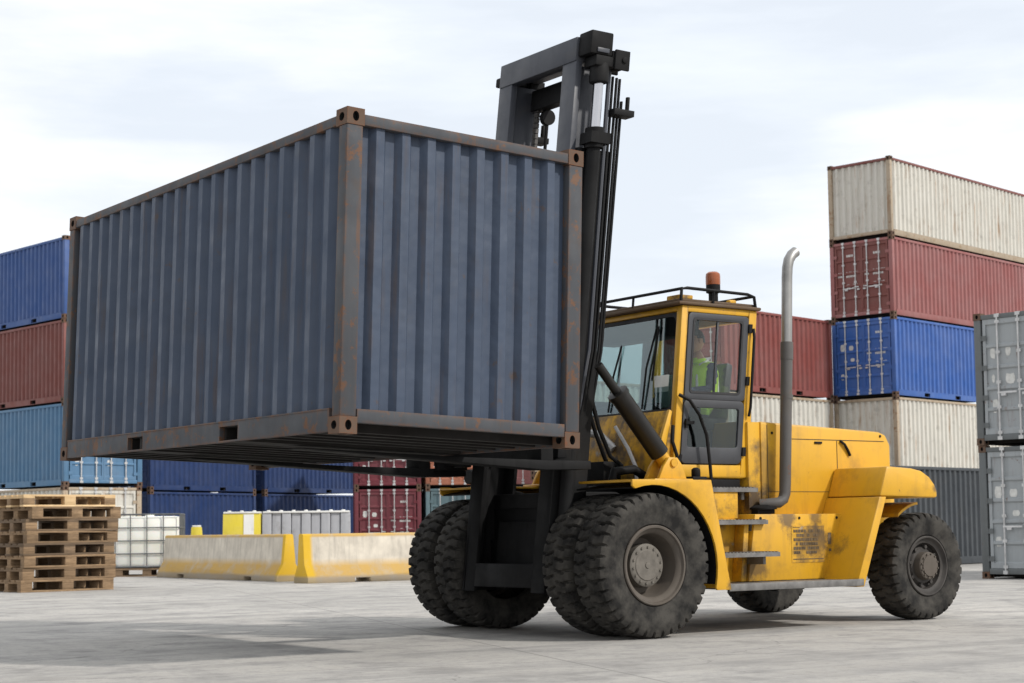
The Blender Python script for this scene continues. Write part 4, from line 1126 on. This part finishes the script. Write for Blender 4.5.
mb = MB(); mb.add([(-.2,-.2,0),(.2,-.2,0),(.2,.2,0),(-.2,.2,0),(-.13,-.13,1.28),(.13,-.13,1.28),(.13,.13,1.28),(-.13,.13,1.28)], [(0,3,2,1),(4,5,6,7),(0,1,5,4),(1,2,6,5),(2,3,7,6),(3,0,4,7)]); mb.build('post', M['plastic_yellow'], pb, .02)
mb = MB(); mb.box(-.11,.11,-.11,.11,1.28,1.33); mb.build('cap', M['plastic_pale'], pb, .01)

# ------------------------------------------------------------------ light
sun_to = Vector((.50*.766, -.866*.766, .643)).normalized()
elev = math.asin(sun_to.z); rot = math.atan2(sun_to.x, sun_to.y)
sl = bpy.data.lights.new('sun', 'SUN'); sl.energy = 3.1; sl.angle = math.radians(3.0); sl.color = (1, .955, .89)
so = bpy.data.objects.new('sun', sl); COL.objects.link(so); so.rotation_euler = (-sun_to).to_track_quat('-Z', 'Y').to_euler(); so.location = (0, -20, 30)
w = bpy.data.worlds.new('World'); SC.world = w; w.use_nodes = True; nt = w.node_tree
bg = nt.nodes['Background']; bg.inputs['Strength'].default_value = .10
sky = N(nt, 'ShaderNodeTexSky'); sky.sky_type = 'NISHITA'; sky.sun_disc = False; sky.sun_elevation = elev; sky.sun_rotation = rot
sky.dust_density = 2.0
tc = N(nt, 'ShaderNodeTexCoord'); mp = N(nt, 'ShaderNodeMapping'); mp.inputs['Scale'].default_value = (1, 1, 2.4)
nt.links.new(tc.outputs['Generated'], mp.inputs['Vector'])
mq = N(nt, 'ShaderNodeMapping'); mq.inputs['Scale'].default_value = (1, 1, 5.5); mq.inputs['Rotation'].default_value = (.10, .06, 0)
nt.links.new(tc.outputs['Generated'], mq.inputs['Vector'])
n1 = noise(nt, mq.outputs[0], 2.0, 8, .55); n2 = noise(nt, mp.outputs[0], 2.4, 9, .58)
mx_ = N(nt, 'ShaderNodeMath', operation='MULTIPLY_ADD'); mx_.inputs[1].default_value = .55
hf = mul(nt, n2, .45); nt.links.new(n1, mx_.inputs[0]); nt.links.new(hf, mx_.inputs[2]); mixn = mx_.outputs[0]
cl = mix(nt, ramp(nt, mixn, .42, .56), (9.8, 10.4, 11.2), (11.5, 11.55, 11.6))          # thin cloud, grey-blue to white
cov = ramp(nt, n1, .36, .52, .80, 1.0)
nt.links.new(mix(nt, cov, sky.outputs[0], cl), bg.inputs['Color'])

# ------------------------------------------------------------------ camera
cam = bpy.data.cameras.new('camera'); co = bpy.data.objects.new('camera', cam); COL.objects.link(co); SC.camera = co
r_ = Vector((0.81092441, -0.58500397, -0.01311326)); u_ = Vector((-0.03128832, -0.06572765, 0.99734694)); f_ = Vector((0.58431382, 0.80836269, 0.07160395))
mtx = Matrix(((r_.x,u_.x,-f_.x),(r_.y,u_.y,-f_.y),(r_.z,u_.z,-f_.z))).to_4x4(); mtx.translation = (-11.198, -14.8125, 1.1191)
co.matrix_world = mtx
cam.sensor_width = 36; cam.lens = 1697.96/1024*36; cam.shift_y = (407.0-341.5)/1024; cam.shift_x = 0
cam.clip_start = .1; cam.clip_end = 6000
cam.dof.use_dof = True; cam.dof.focus_distance = 17.5; cam.dof.aperture_fstop = 3.5
vs = SC.view_settings; vs.view_transform = 'Standard'; vs.look = 'None'; vs.exposure = 0; vs.gamma = 1; vs.use_curve_mapping = False
SC.render.film_transparent = False
